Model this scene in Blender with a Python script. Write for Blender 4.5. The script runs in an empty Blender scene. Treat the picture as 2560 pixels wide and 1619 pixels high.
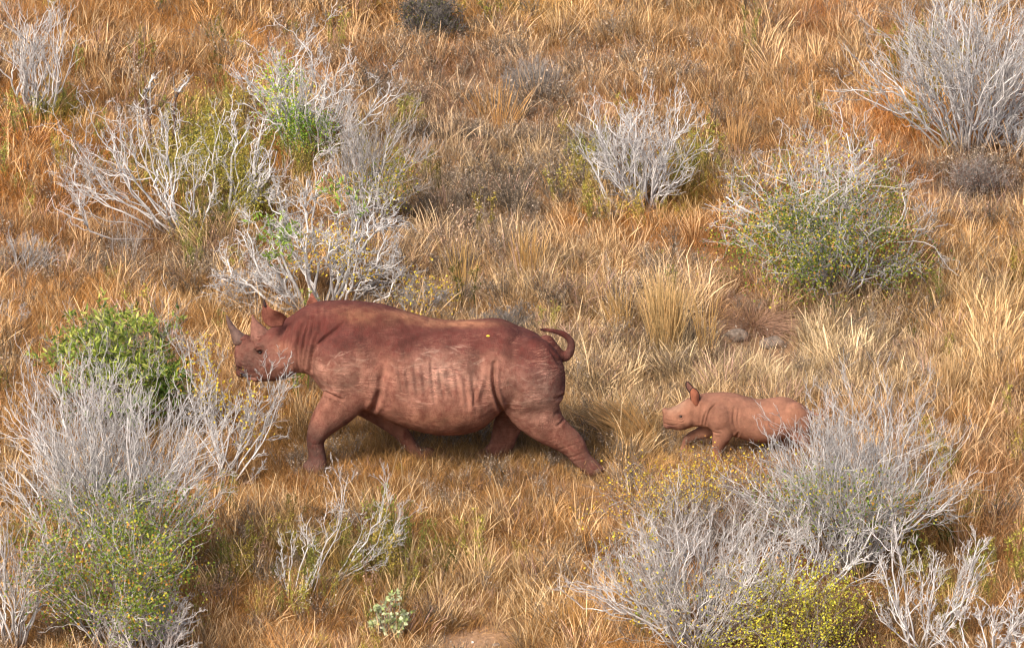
import bpy, math, random
import numpy as np
from mathutils import Vector, noise as mnoise

random.seed(7)
RNG = np.random.default_rng(11)
S = bpy.context.scene

# ------------------------------------------------------------------ camera, world, sun
PITCH = math.radians(20.0)
CP, SP = math.cos(PITCH), math.sin(PITCH)
DIST = 90.0
FPX = 24020.0                       # focal length in photo pixels (photo is 2560 x 1619)
PW, PH = 2560.0, 1619.0
FWD = np.array([0, CP, -SP]); UPV = np.array([0, SP, CP]); RGT = np.array([1.0, 0, 0])
CAMP = -DIST * FWD
cd = bpy.data.cameras.new('camera'); cam = bpy.data.objects.new('camera', cd)
S.collection.objects.link(cam)
cam.location = CAMP.tolist(); cam.rotation_euler = (math.pi / 2 - PITCH, 0, 0)
cd.sensor_width = 36; cd.lens = 36 * FPX / PW
cd.clip_start = 1; cd.clip_end = 4000
S.camera = cam

SUN = Vector((-0.45, -0.56, 0.72)).normalized()
w = bpy.data.worlds.new("World"); S.world = w; w.use_nodes = True
nt = w.node_tree
bg = nt.nodes['Background']
sky = nt.nodes.new('ShaderNodeTexSky'); sky.sky_type = 'NISHITA'; sky.sun_disc = False; sky.dust_density = 5.0; sky.air_density = 0.8; sky.ozone_density = 0.6
sky.sun_elevation = math.asin(SUN.z); sky.sun_rotation = math.atan2(SUN.x, SUN.y)
nt.links.new(sky.outputs[0], bg.inputs[0]); bg.inputs[1].default_value = 0.15
sl = bpy.data.lights.new('sun', 'SUN'); sl.energy = 3.1; sl.angle = math.radians(14)
sl.color = (1.0, 0.93, 0.82)
so = bpy.data.objects.new('sun', sl); S.collection.objects.link(so)
so.rotation_euler = SUN.to_track_quat('Z', 'Y').to_euler()
S.view_settings.view_transform = 'Standard'; S.view_settings.look = 'None'
S.view_settings.exposure = 0.52; S.view_settings.gamma = 1.0
S.render.engine = 'CYCLES'
S.cycles.use_denoising = True; S.cycles.pixel_filter_type = 'BLACKMAN_HARRIS'; S.cycles.filter_width = 1.25; S.cycles.adaptive_threshold = 0.015
S.cycles.max_bounces = 5; S.cycles.diffuse_bounces = 2; S.cycles.glossy_bounces = 1; S.cycles.transmission_bounces = 2
S.render.resolution_x = 1024; S.render.resolution_y = 647

# ------------------------------------------------------------------ helpers
def ground_h(x, y):
    return (0.05 * np.sin(0.55 * x + 0.8) * np.cos(0.42 * y + 0.3) + 0.03 * np.sin(1.3 * x - 0.7 * y)
            + 0.015 * np.sin(2.9 * x + 1.1) * np.sin(2.3 * y))

def ray(px, py):
    d = FWD + (px - PW / 2) / FPX * RGT + (PH / 2 - py) / FPX * UPV
    return d

def gp(px, py):
    """ground point seen at photo pixel"""
    d = ray(px, py); h = 0.0
    for _ in range(6):
        t = (h - CAMP[2]) / d[2]; p = CAMP + t * d
        h = float(ground_h(p[0], p[1]))
    return p

def proj(P):
    Q = np.asarray(P) - CAMP
    z = Q @ FWD
    return PW / 2 + FPX * (Q @ RGT) / z, PH / 2 - FPX * (Q @ UPV) / z

def scale_at(P):
    return FPX / float((np.asarray(P) - CAMP) @ FWD)

def lin(c, k=1.0):
    r = []
    for v in c[:3]:
        v /= 255.0
        r.append((v / 12.92 if v <= 0.04045 else ((v + 0.055) / 1.055) ** 2.4) * k)
    return r

def mesh_obj(name, verts, faces, mat=None, parent=None, smooth=True, link=True):
    me = bpy.data.meshes.new(name)
    verts = np.ascontiguousarray(verts, dtype=np.float32)
    if isinstance(faces, np.ndarray):
        nf, k = faces.shape
        me.vertices.add(len(verts)); me.vertices.foreach_set('co', verts.ravel())
        me.loops.add(nf * k); me.loops.foreach_set('vertex_index', faces.astype(np.int32).ravel())
        me.polygons.add(nf)
        me.polygons.foreach_set('loop_start', np.arange(0, nf * k, k, dtype=np.int32))
        me.polygons.foreach_set('loop_total', np.full(nf, k, dtype=np.int32))
        me.update(calc_edges=True)
    else:
        me.from_pydata(verts.tolist(), [], faces); me.update()
    if smooth:
        me.polygons.foreach_set('use_smooth', np.ones(len(me.polygons), dtype=bool))
    if mat: me.materials.append(mat)
    o = bpy.data.objects.new(name, me)
    if link: S.collection.objects.link(o)
    if parent: o.parent = parent
    return o

def vcol(o, cols, name='col'):
    a = o.data.attributes.new(name, 'FLOAT_COLOR', 'POINT')
    c = np.ones((len(cols), 4), dtype=np.float32); c[:, :3] = cols
    a.data.foreach_set('color', c.ravel())

def vfloat(o, vals, name):
    a = o.data.attributes.new(name, 'FLOAT', 'POINT')
    a.data.foreach_set('value', np.ascontiguousarray(vals, dtype=np.float32))

def tag(o, label, cat, group=None, kind=None):
    if label: o['label'] = label
    if cat: o['category'] = cat
    if group: o['group'] = group
    if kind: o['kind'] = kind
    return o

def thing(name, label, cat, loc, group=None):
    o = bpy.data.objects.new(name, None); S.collection.objects.link(o)
    o.empty_display_size = 0.1
    o.location = [float(v) for v in loc]
    return tag(o, label, cat, group)

def new_mat(name):
    m = bpy.data.materials.new(name); m.use_nodes = True
    return m, m.node_tree, m.node_tree.nodes['Principled BSDF']

def N(nt, typ, **kw):
    n = nt.nodes.new(typ)
    for k, v in kw.items(): setattr(n, k, v)
    return n

def fbm(P, scale, octaves=4, seed=0.0):
    """cheap vectorised value-like noise from random sines, -1..1"""
    r = np.random.default_rng(int(seed * 1000) + 5)
    P = np.asarray(P, dtype=float); out = np.zeros(len(P)); amp = 1.0; tot = 0
    for o in range(octaves):
        for _ in range(5):
            d = r.normal(size=P.shape[1]); d /= np.linalg.norm(d)
            out += amp * np.sin(P @ d * scale * (2 ** o) * r.uniform(0.7, 1.4) + r.uniform(0, 6.28)) / 2.2
        tot += amp; amp *= 0.55
    return out / tot

# ------------------------------------------------------------------ materials
def foliage_mat(name, translucency=0.3, attr='col', instancer=False, rough=0.75, var='blade'):
    m = bpy.data.materials.new(name); m.use_nodes = True; t = m.node_tree; t.nodes.clear()
    out = N(t, 'ShaderNodeOutputMaterial')
    at = N(t, 'ShaderNodeAttribute', attribute_name=attr)
    at.attribute_type = 'INSTANCER' if instancer else 'GEOMETRY'
    col = at.outputs['Color']
    if instancer:
        bl = N(t, 'ShaderNodeAttribute', attribute_name=var)
        mp = N(t, 'ShaderNodeMapRange'); mp.inputs['To Min'].default_value = 0.3; mp.inputs['To Max'].default_value = 1.45
        t.links.new(bl.outputs['Fac'], mp.inputs['Value'])
        mx = N(t, 'ShaderNodeVectorMath', operation='SCALE')
        t.links.new(col, mx.inputs[0]); t.links.new(mp.outputs[0], mx.inputs['Scale'])
        col = mx.outputs[0]
        bc = N(t, 'ShaderNodeAttribute', attribute_name='bcol')      # per-part colour multiplier of the tuft
        m2 = N(t, 'ShaderNodeVectorMath', operation='MULTIPLY')
        t.links.new(col, m2.inputs[0]); t.links.new(bc.outputs['Color'], m2.inputs[1]); col = m2.outputs[0]
    d = N(t, 'ShaderNodeBsdfPrincipled'); d.inputs['Roughness'].default_value = rough
    d.inputs['Specular IOR Level'].default_value = 0.25
    tr = N(t, 'ShaderNodeBsdfTranslucent')
    mix = N(t, 'ShaderNodeMixShader'); mix.inputs[0].default_value = translucency
    t.links.new(col, d.inputs['Base Color']); t.links.new(col, tr.inputs['Color'])
    t.links.new(d.outputs[0], mix.inputs[1]); t.links.new(tr.outputs[0], mix.inputs[2])
    t.links.new(mix.outputs[0], out.inputs[0])
    return m

M_GRASS = foliage_mat('dry_grass', 0.15, 'tint', True)
M_LEAF = foliage_mat('leaf', 0.3, 'col', False, 0.5)

def wood_mat():
    m, t, b = new_mat('weathered_wood')
    at = N(t, 'ShaderNodeAttribute', attribute_name='col')
    tc = N(t, 'ShaderNodeTexCoord')
    nz = N(t, 'ShaderNodeTexNoise'); nz.inputs['Scale'].default_value = 14; nz.inputs['Detail'].default_value = 4
    t.links.new(tc.outputs['Object'], nz.inputs['Vector'])
    mp = N(t, 'ShaderNodeMapRange'); mp.inputs['From Min'].default_value = .3; mp.inputs['From Max'].default_value = .7
    mp.inputs['To Min'].default_value = 0.66; mp.inputs['To Max'].default_value = 1.15
    t.links.new(nz.outputs['Fac'], mp.inputs['Value'])
    mx = N(t, 'ShaderNodeVectorMath', operation='SCALE')
    t.links.new(at.outputs['Color'], mx.inputs[0]); t.links.new(mp.outputs[0], mx.inputs['Scale'])
    t.links.new(mx.outputs[0], b.inputs['Base Color'])
    b.inputs['Roughness'].default_value = 0.85; b.inputs['Specular IOR Level'].default_value = 0.2
    return m
M_WOOD = wood_mat()

# ------------------------------------------------------------------ ground
def build_ground():
    def axis(lo, hi, fine, far):
        a = list(np.arange(lo, hi + 1e-6, fine)); st = fine; x = hi
        while x < far: st *= 1.35; x += st; a.append(x)
        st = fine; x = lo
        while x > -far: st *= 1.35; x -= st; a.insert(0, x)
        return np.array(a)
    xs = axis(-9, 9, 0.06, 1500); ys = axis(-14, 15, 0.08, 1500)
    X, Y = np.meshgrid(xs, ys); P = np.stack([X.ravel(), Y.ravel()], 1)
    Z = ground_h(P[:, 0], P[:, 1])
    near = (np.abs(P[:, 0]) < 9.5) & (np.abs(P[:, 1]) < 15.5)
    Z[near] += 0.012 * fbm(P[near], 5.0, 3, 0.3) * 0.8
    V = np.column_stack([P, Z]); nx, ny = len(xs), len(ys)
    i = np.arange(nx * ny).reshape(ny, nx)
    F = np.stack([i[:-1, :-1], i[:-1, 1:], i[1:, 1:], i[1:, :-1]], -1).reshape(-1, 4)
    m, t, b = new_mat('reddish_soil')
    tc = N(t, 'ShaderNodeTexCoord')
    n1 = N(t, 'ShaderNodeTexNoise'); n1.inputs['Scale'].default_value = 0.9; n1.inputs['Detail'].default_value = 6
    n2 = N(t, 'ShaderNodeTexNoise'); n2.inputs['Scale'].default_value = 28; n2.inputs['Detail'].default_value = 6; n2.inputs['Roughness'].default_value = .7
    for n in (n1, n2): t.links.new(tc.outputs['Object'], n.inputs['Vector'])
    r1 = N(t, 'ShaderNodeValToRGB'); e = r1.color_ramp.elements
    e[0].position = .35; e[0].color = (*lin((138, 106, 74)), 1); e[1].position = .68; e[1].color = (*lin((194, 156, 124)), 1)
    r2 = N(t, 'ShaderNodeValToRGB'); e = r2.color_ramp.elements
    e[0].position = .3; e[0].color = (.45, .42, .4, 1); e[1].position = .75; e[1].color = (1.25, 1.2, 1.1, 1)
    mx = N(t, 'ShaderNodeMixRGB', blend_type='MULTIPLY'); mx.inputs[0].default_value = 0.9
    t.links.new(n1.outputs['Fac'], r1.inputs[0]); t.links.new(n2.outputs['Fac'], r2.inputs[0])
    t.links.new(r1.outputs[0], mx.inputs[1]); t.links.new(r2.outputs[0], mx.inputs[2])
    t.links.new(mx.outputs[0], b.inputs['Base Color']); b.inputs['Roughness'].default_value = .95
    bp = N(t, 'ShaderNodeBump'); bp.inputs['Strength'].default_value = .8; bp.inputs['Distance'].default_value = .03
    t.links.new(n2.outputs['Fac'], bp.inputs['Height']); t.links.new(bp.outputs[0], b.inputs['Normal'])
    o = mesh_obj('ground', V, F, m); o['kind'] = 'structure'
    return o
build_ground()

# ------------------------------------------------------------------ tube meshes in batches
def tubes(chains_list, sides=5):
    """chains_list: list of (P (m,n,3), R (m,n), C (m,n,3)) -> verts, faces, cols"""
    Vs, Fs, Cs, off = [], [], [], 0
    for P, R, C in chains_list:
        m, n, _ = P.shape
        if m == 0: continue
        T = np.gradient(P, axis=1); T /= np.linalg.norm(T, axis=2, keepdims=True) + 1e-9
        ref = np.zeros_like(T); ref[..., 0] = 0.31; ref[..., 1] = 0.92; ref[..., 2] = 0.22
        A = np.cross(T, ref); A /= np.linalg.norm(A, axis=2, keepdims=True) + 1e-9
        B = np.cross(T, A)
        th = np.arange(sides) * 2 * math.pi / sides
        ring = (A[:, :, None, :] * np.cos(th)[None, None, :, None] + B[:, :, None, :] * np.sin(th)[None, None, :, None])
        V = P[:, :, None, :] + ring * R[:, :, None, None]
        Vs.append(V.reshape(-1, 3)); Cs.append(np.repeat(C[:, :, None, :], sides, 2).reshape(-1, 3))
        idx = (np.arange(m * n * sides).reshape(m, n, sides)) + off
        a = idx[:, :-1, :]; b = np.roll(idx, -1, 2)[:, :-1, :]; c = np.roll(idx, -1, 2)[:, 1:, :]; d = idx[:, 1:, :]
        Fs.append(np.stack([a, b, c, d], -1).reshape(-1, 4)); off += m * n * sides
    return np.concatenate(Vs), np.concatenate(Fs), np.concatenate(Cs)

def unit(v): return v / (np.linalg.norm(v, axis=-1, keepdims=True) + 1e-9)

def grow(starts, dirs, lens, rads, n, wig, up, rng, taper=0.35, kink=0.0, jerk=0.0):
    m = len(starts); P = np.zeros((m, n, 3)); P[:, 0] = starts; d = unit(dirs); trend = d
    step = (lens / (n - 1))[:, None]; bend = rng.normal(size=(m, 3)) * wig * 0.5
    for i in range(1, n):
        trend = unit(trend + bend * 0.3 + np.array([0, 0, up]) / n + rng.normal(size=(m, 3)) * wig * .35)
        d = unit(trend + rng.normal(size=(m, 3)) * wig * 1.55)
        P[:, i] = P[:, i - 1] + d * step
    t = np.linspace(0, 1, n)[None, :]
    R = rads[:, None] * (1 - (1 - taper) * t)
    return P, R

def children(P, R, k, rng, tmin, spread, lratio, lens, rratio, rmin, jl=.4):
    m, n, _ = P.shape
    bi = np.repeat(np.arange(m), k)
    t = rng.uniform(tmin, 1.0, size=len(bi)) ** 0.9
    f = t * (n - 1); i0 = np.minimum(f.astype(int), n - 2); fr = (f - i0)[:, None]
    st = P[bi, i0] * (1 - fr) + P[bi, i0 + 1] * fr
    dr = unit(P[bi, i0 + 1] - P[bi, i0])
    rv = unit(rng.normal(size=(len(bi), 3))); rv = unit(rv - (rv * dr).sum(1, keepdims=True) * dr)
    ang = rng.uniform(spread * 0.55, spread * 1.35, size=len(bi))[:, None]
    nd = dr * np.cos(ang) + rv * np.sin(ang)
    ln = lens[bi] * lratio * rng.uniform(1 - jl, 1 + jl, size=len(bi)) * (1.15 - 0.5 * t)
    rr = np.maximum(R[bi, i0] * rratio, rmin)
    return st, nd, ln, rr

SILVER = np.array(lin((232, 226, 222))) ; GREYB = np.array(lin((172, 162, 154))); BROWN = np.array(lin((112, 84, 64)))

def shrub(name, label, cat, base, top=None, halfw=None, stems=14, kids=(5, 4, 3), targets=None, seed=1,
          r0=0.012, wig=0.16, spread=0.55, up=0.25, tmin=(0.25, 0.25, 0.2), lr=(0.5, 0.5, 0.55), depth=0.8, rmin=0.0022,
          cols=(SILVER, SILVER, SILVER * .95, GREYB), basecol=BROWN * 1.2, leaves=(), group=None, tilt=(0.1, 1.0), lean=(0, 0), ncurve=9, basebrown=0.18,
          taper=0.4):
    rng = np.random.default_rng(seed); rmin *= 0.86; r0 *= 0.86
    B = gp(*base); sc = scale_at(B)
    if targets:
        tg, rr = [], []
        for t in targets:
            px, py = t[0], t[1]; dy = t[2] if len(t) > 2 and t[2] is not None else rng.uniform(-.25, .25)
            x = (px - base[0]) / sc; z = ((base[1] - py) / sc - dy * SP) / CP
            tg.append((x, dy, max(z, 0.05))); rr.append(t[3] if len(t) > 3 else r0)
        tg = np.array(tg); ln = np.linalg.norm(tg, axis=1) * 1.04
        st = np.tile(rng.normal(size=(len(tg), 3)) * 0, 1) + rng.normal(size=(len(tg), 3)) * [0.05, 0.05, 0]
        m = len(tg); n = ncurve
        tt = np.linspace(0, 1, n)[None, :, None]
        # curves that leave the base steeply outward and bend up, plus crooked noise, ending at target
        side = tg * np.array([1, 1, 0]); side = side * 0.16
        W = np.cumsum(rng.normal(size=(m, n, 3)) * wig * (ln / n)[:, None, None] * 1.1, axis=1)
        W = W - W[:, :1] - (W[:, -1:] - W[:, :1]) * tt
        P = st[:, None] * (1 - tt) + tg[:, None] * tt + side[:, None] * np.sin(tt * math.pi) + W
        R = .84 * np.array(rr)[:, None] * (1 - (1 - taper * .8) * tt[:, :, 0]) * rng.uniform(.75, 1.2, (m, 1))
    else:
        H = (base[1] - top) / sc / CP * 0.96; Rx = halfw / sc; Ry = Rx * depth
        az = rng.uniform(0, 2 * math.pi, stems); tl = rng.uniform(*tilt, stems) ** 0.8
        d = np.stack([np.cos(az) * tl * Rx + lean[0] * H, np.sin(az) * tl * Ry + lean[1] * H, np.ones(stems) * H * (1 - 0.45 * tl * tl)], 1)
        ln = np.linalg.norm(d, axis=1) * rng.uniform(0.68, 0.95, stems)
        st = np.stack([np.cos(az) * 0.05, np.sin(az) * 0.05, np.zeros(stems)], 1) * rng.uniform(0.3, 2, (stems, 1))
        P, R = grow(st, d, ln, r0 * rng.uniform(.6, 1.2, stems), ncurve, wig, up, rng, taper)
    chains = []
    def colr(P, R, lvl):
        c = cols[min(lvl, len(cols) - 1)][None, None, :] * (rng.uniform(0.35, 1.08, (P.shape[0], 1, 1)) ** .8)
        c = np.broadcast_to(c, P.shape).copy()
        Hs = max(0.3, P[..., 2].max())
        f = np.clip(1 - P[..., 2:3] / (Hs * basebrown + 1e-6), 0, 1)
        f2 = np.clip(f * 1.5, 0, 1)
        return c * (1 - f2) + basecol * f2
    chains.append((P, R, colr(P, R, 0)))
    allpts = [P.reshape(-1, 3)]
    lens = ln
    for L, k in enumerate(kids):
        s_, d_, l_, r_ = children(P, R, k, rng, tmin[min(L, len(tmin) - 1)], spread, lr[min(L, len(lr) - 1)], lens, 0.66, rmin)
        n = 8 if L == 0 else (6 if L == 1 else 5)
        P, R = grow(s_, d_, l_, r_, n, wig * 1.25, up * 1.2, rng, 0.5)
        R = np.maximum(R, rmin * .7)
        P[..., 2] = np.maximum(P[..., 2], -0.01)
        chains.append((P, R, colr(P, R, L + 1))); allpts.append(P.reshape(-1, 3)); lens = l_
    V, F, C = tubes(chains, 5)
    root = thing(name, label, cat, B, group)
    o = mesh_obj('branches', V, F, M_WOOD, root); vcol(o, C)
    pts = np.concatenate(allpts)
    for lf in leaves: add_leaves(root, B, pts, rng, **lf)
    return root

def leaf_geo(C, D, Nn, L, W, fold=0.15):
    """diamond leaves: two tris pairs (4 verts + mid). C centres, D direction, Nn normal"""
    S_ = unit(np.cross(D, Nn)); n = len(C)
    L = L[:, None]; W = W[:, None]
    v0 = C; v1 = C + D * L * .45 + S_ * W * .5 + Nn * W * fold; v2 = C + D * L; v3 = C + D * L * .45 - S_ * W * .5 + Nn * W * fold
    V = np.stack([v0, v1, v2, v3], 1).reshape(-1, 3)
    i = np.arange(n)[:, None] * 4
    F = np.concatenate([i + [0, 1, 2], i + [0, 2, 3]], 1).reshape(-1, 3)
    return V, F

def add_leaves(root, B, pts, rng, n=2000, region=None, size=(0.02, 0.032), aspect=0.75, cols=None, weights=None, jitter=0.04,
               upb=0.4, name='leaves', vol=None, cluster=1, out=1.0, front=0.0):
    W = pts + B
    if region is not None:
        px, py = proj(W); ok = np.zeros(len(W))
        for (cx, cy, rx, ry) in region:
            ok = np.maximum(ok, (((px - cx) / rx) ** 2 + ((py - cy) / ry) ** 2) < rng.uniform(0.5, 1.25, len(W)))
        sel = pts[ok > 0]
        if len(sel) < 10: sel = pts
    else: sel = pts
    nc = n // cluster
    c = sel[rng.integers(0, len(sel), nc)] + rng.normal(size=(nc, 3)) * jitter
    c = np.repeat(c, cluster, 0) + rng.normal(size=(nc * cluster, 3)) * (jitter * .35 if cluster > 1 else 0)
    n = len(c); c[:, :2] *= out; c[:, 1] -= np.abs(rng.normal(size=n)) * front
    c[:, 2] = np.maximum(c[:, 2], .015)
    D = unit(rng.normal(size=(n, 3)) + [0, 0, upb]); Nn = unit(rng.normal(size=(n, 3)) + np.array([-.2, -.4, .8]))
    Nn = unit(Nn - (Nn * D).sum(1, keepdims=True) * D)
    L = rng.uniform(size[0], size[1], n)
    V, F = leaf_geo(c, D, Nn, L, L * aspect)
    cols = np.array([lin(cc) for cc in cols]); weights = np.array(weights, float); weights /= weights.sum()
    ci = cols[rng.choice(len(cols), n, p=weights)] * rng.uniform(.7, 1.2, (n, 1))
    o = mesh_obj(name, V, F, M_LEAF, root, smooth=False); vcol(o, np.repeat(ci, 4, 0))
    return o

# ------------------------------------------------------------------ rhinoceros skin
def skin_mat(name, fine=1.0, mud=.6):
    m, t, b = new_mat(name)
    tc = N(t, 'ShaderNodeTexCoord')
    at = N(t, 'ShaderNodeAttribute', attribute_name='skin')       # mud and dust patches, plus painted highlights and rump shade
    n1 = N(t, 'ShaderNodeTexNoise'); n1.inputs['Scale'].default_value = 5 * fine; n1.inputs['Detail'].default_value = 8; n1.inputs['Roughness'].default_value = .65
    t.links.new(tc.outputs['Object'], n1.inputs['Vector'])
    r1 = N(t, 'ShaderNodeMapRange'); r1.inputs['From Min'].default_value = .3; r1.inputs['From Max'].default_value = .7
    r1.inputs['To Min'].default_value = .66; r1.inputs['To Max'].default_value = 1.3
    t.links.new(n1.outputs['Fac'], r1.inputs['Value'])
    sc = N(t, 'ShaderNodeVectorMath', operation='SCALE')
    t.links.new(at.outputs['Color'], sc.inputs[0]); t.links.new(r1.outputs[0], sc.inputs['Scale'])
    # crusts of darker red mud
    n3 = N(t, 'ShaderNodeTexNoise'); n3.inputs['Scale'].default_value = 16 * fine; n3.inputs['Detail'].default_value = 7; n3.inputs['Roughness'].default_value = .75
    t.links.new(tc.outputs['Object'], n3.inputs['Vector'])
    r3 = N(t, 'ShaderNodeValToRGB'); e = r3.color_ramp.elements
    e[0].position = .46; e[0].color = (0, 0, 0, 1); e[1].position = .64; e[1].color = (mud, mud, mud, 1)
    t.links.new(n3.outputs['Fac'], r3.inputs[0])
    mx3 = N(t, 'ShaderNodeMixRGB'); mx3.inputs[2].default_value = (*lin((98, 46, 40)), 1)
    t.links.new(r3.outputs[0], mx3.inputs[0]); t.links.new(sc.outputs[0], mx3.inputs[1])
    # pale thorn scratches: thin long streaks in two warped directions
    last = mx3.outputs[0]
    for k, (rot, s1) in enumerate(((( 0.0, 0.12, 0), 1.0), ((0, -0.42, 0), 1.3), ((0, .9, 0), 1.5))):
        mp = N(t, 'ShaderNodeMapping'); mp.inputs['Rotation'].default_value = rot
        mp.inputs['Scale'].default_value = (2.2 * s1 * fine, 6.0 * fine, 24.0 * s1 * fine); mp.inputs['Location'].default_value = (k * 3.7, k, 0)
        t.links.new(tc.outputs['Object'], mp.inputs['Vector'])
        ns = N(t, 'ShaderNodeTexNoise'); ns.inputs['Scale'].default_value = 1.6; ns.inputs['Detail'].default_value = 2.5; ns.inputs['Distortion'].default_value = .9
        t.links.new(mp.outputs[0], ns.inputs['Vector'])
        # thin iso-line of the stretched noise
        sb = N(t, 'ShaderNodeMath', operation='SUBTRACT'); sb.inputs[1].default_value = .56 + .02 * k
        ab = N(t, 'ShaderNodeMath', operation='ABSOLUTE')
        mr = N(t, 'ShaderNodeMapRange'); mr.inputs['From Min'].default_value = 0.0; mr.inputs['From Max'].default_value = .03
        mr.inputs['To Min'].default_value = 1; mr.inputs['To Max'].default_value = 0
        t.links.new(ns.outputs['Fac'], sb.inputs[0]); t.links.new(sb.outputs[0], ab.inputs[0]); t.links.new(ab.outputs[0], mr.inputs['Value'])
        gate = N(t, 'ShaderNodeTexNoise'); gate.inputs['Scale'].default_value = 6 * fine; t.links.new(tc.outputs['Object'], gate.inputs['Vector'])
        gr = N(t, 'ShaderNodeMapRange'); gr.inputs['From Min'].default_value = .47; gr.inputs['From Max'].default_value = .6
        t.links.new(gate.outputs['Fac'], gr.inputs['Value'])
        a2 = N(t, 'ShaderNodeMath', operation='MULTIPLY'); t.links.new(mr.outputs[0], a2.inputs[0]); t.links.new(gr.outputs[0], a2.inputs[1])
        a3 = N(t, 'ShaderNodeMath', operation='MULTIPLY'); t.links.new(a2.outputs[0], a3.inputs[0])
        sa = N(t, 'ShaderNodeAttribute', attribute_name='scratch'); t.links.new(sa.outputs['Fac'], a3.inputs[1])
        mm = N(t, 'ShaderNodeMixRGB'); mm.inputs[2].default_value = (*lin((214, 160, 138)), 1)
        t.links.new(a3.outputs[0], mm.inputs[0]); t.links.new(last, mm.inputs[1]); last = mm.outputs[0]
    t.links.new(last, b.inputs['Base Color'])
    b.inputs['Roughness'].default_value = .85; b.inputs['Specular IOR Level'].default_value = .15
    # wrinkled leather
    vo = N(t, 'ShaderNodeTexVoronoi'); vo.feature = 'DISTANCE_TO_EDGE'; vo.inputs['Scale'].default_value = 62 * fine
    n2 = N(t, 'ShaderNodeTexNoise'); n2.inputs['Scale'].default_value = 34 * fine; n2.inputs['Detail'].default_value = 8; n2.inputs['Roughness'].default_value = .75
    mp = N(t, 'ShaderNodeMapping'); mp.inputs['Scale'].default_value = (1.0, 1, .75)
    dist = N(t, 'ShaderNodeMixRGB'); dist.inputs[0].default_value = .06
    nn = N(t, 'ShaderNodeTexNoise'); nn.inputs['Scale'].default_value = 12
    t.links.new(tc.outputs['Object'], mp.inputs['Vector']); t.links.new(mp.outputs[0], dist.inputs[1])
    t.links.new(tc.outputs['Object'], nn.inputs['Vector']); t.links.new(nn.outputs['Color'], dist.inputs[2])
    t.links.new(dist.outputs[0], vo.inputs['Vector']); t.links.new(tc.outputs['Object'], n2.inputs['Vector'])
    vr = N(t, 'ShaderNodeMapRange'); vr.inputs['From Max'].default_value = .12
    t.links.new(vo.outputs['Distance'], vr.inputs['Value'])
    ad = N(t, 'ShaderNodeMath', operation='MULTIPLY_ADD'); ad.inputs[1].default_value = .35
    t.links.new(vr.outputs[0], ad.inputs[0]); t.links.new(n2.outputs['Fac'], ad.inputs[2])
    bp = N(t, 'ShaderNodeBump'); bp.inputs['Strength'].default_value = .7 if fine == 1 else .4; bp.inputs['Distance'].default_value = .016
    t.links.new(ad.outputs[0], bp.inputs['Height']); t.links.new(bp.outputs[0], b.inputs['Normal'])
    return m

def plain_mat(name, c, rough=.7, k=1.0, noise_scale=30, amt=.35, spec=.3):
    m, t, b = new_mat(name)
    tc = N(t, 'ShaderNodeTexCoord'); nz = N(t, 'ShaderNodeTexNoise'); nz.inputs['Scale'].default_value = noise_scale; nz.inputs['Detail'].default_value = 6
    t.links.new(tc.outputs['Object'], nz.inputs['Vector'])
    r = N(t, 'ShaderNodeMapRange'); r.inputs['From Min'].default_value = .3; r.inputs['From Max'].default_value = .7
    r.inputs['To Min'].default_value = 1 - amt; r.inputs['To Max'].default_value = 1 + amt
    t.links.new(nz.outputs['Fac'], r.inputs['Value'])
    s = N(t, 'ShaderNodeVectorMath', operation='SCALE'); s.inputs[0].default_value = lin(c, k)
    t.links.new(r.outputs[0], s.inputs['Scale']); t.links.new(s.outputs[0], b.inputs['Base Color'])
    bp = N(t, 'ShaderNodeBump'); bp.inputs['Strength'].default_value = .4; bp.inputs['Distance'].default_value = .01
    t.links.new(nz.outputs['Fac'], bp.inputs['Height']); t.links.new(bp.outputs[0], b.inputs['Normal'])
    b.inputs['Roughness'].default_value = rough; b.inputs['Specular IOR Level'].default_value = spec
    return m
M_HORN = plain_mat('horn', (98, 76, 68), .55)
M_EYE = plain_mat('eye', (28, 18, 16), .12, spec=.6, amt=.1)
M_RIM = plain_mat('dark_fur', (48, 34, 32), .9)
M_NAIL = plain_mat('toenail', (84, 62, 54), .8)

def catmull(K, n):
    K = np.asarray(K, float); P = np.vstack([2 * K[0] - K[1], K, 2 * K[-1] - K[-2]])
    out = []
    ts = np.linspace(0, len(K) - 1, n)
    for t in ts:
        i = min(int(t), len(K) - 2); f = t - i
        p0, p1, p2, p3 = P[i], P[i + 1], P[i + 2], P[i + 3]
        out.append(.5 * ((2 * p1) + (-p0 + p2) * f + (2 * p0 - 5 * p1 + 4 * p2 - p3) * f * f + (-p0 + 3 * p1 - 3 * p2 + p3) * f ** 3))
    return np.array(out)

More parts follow.
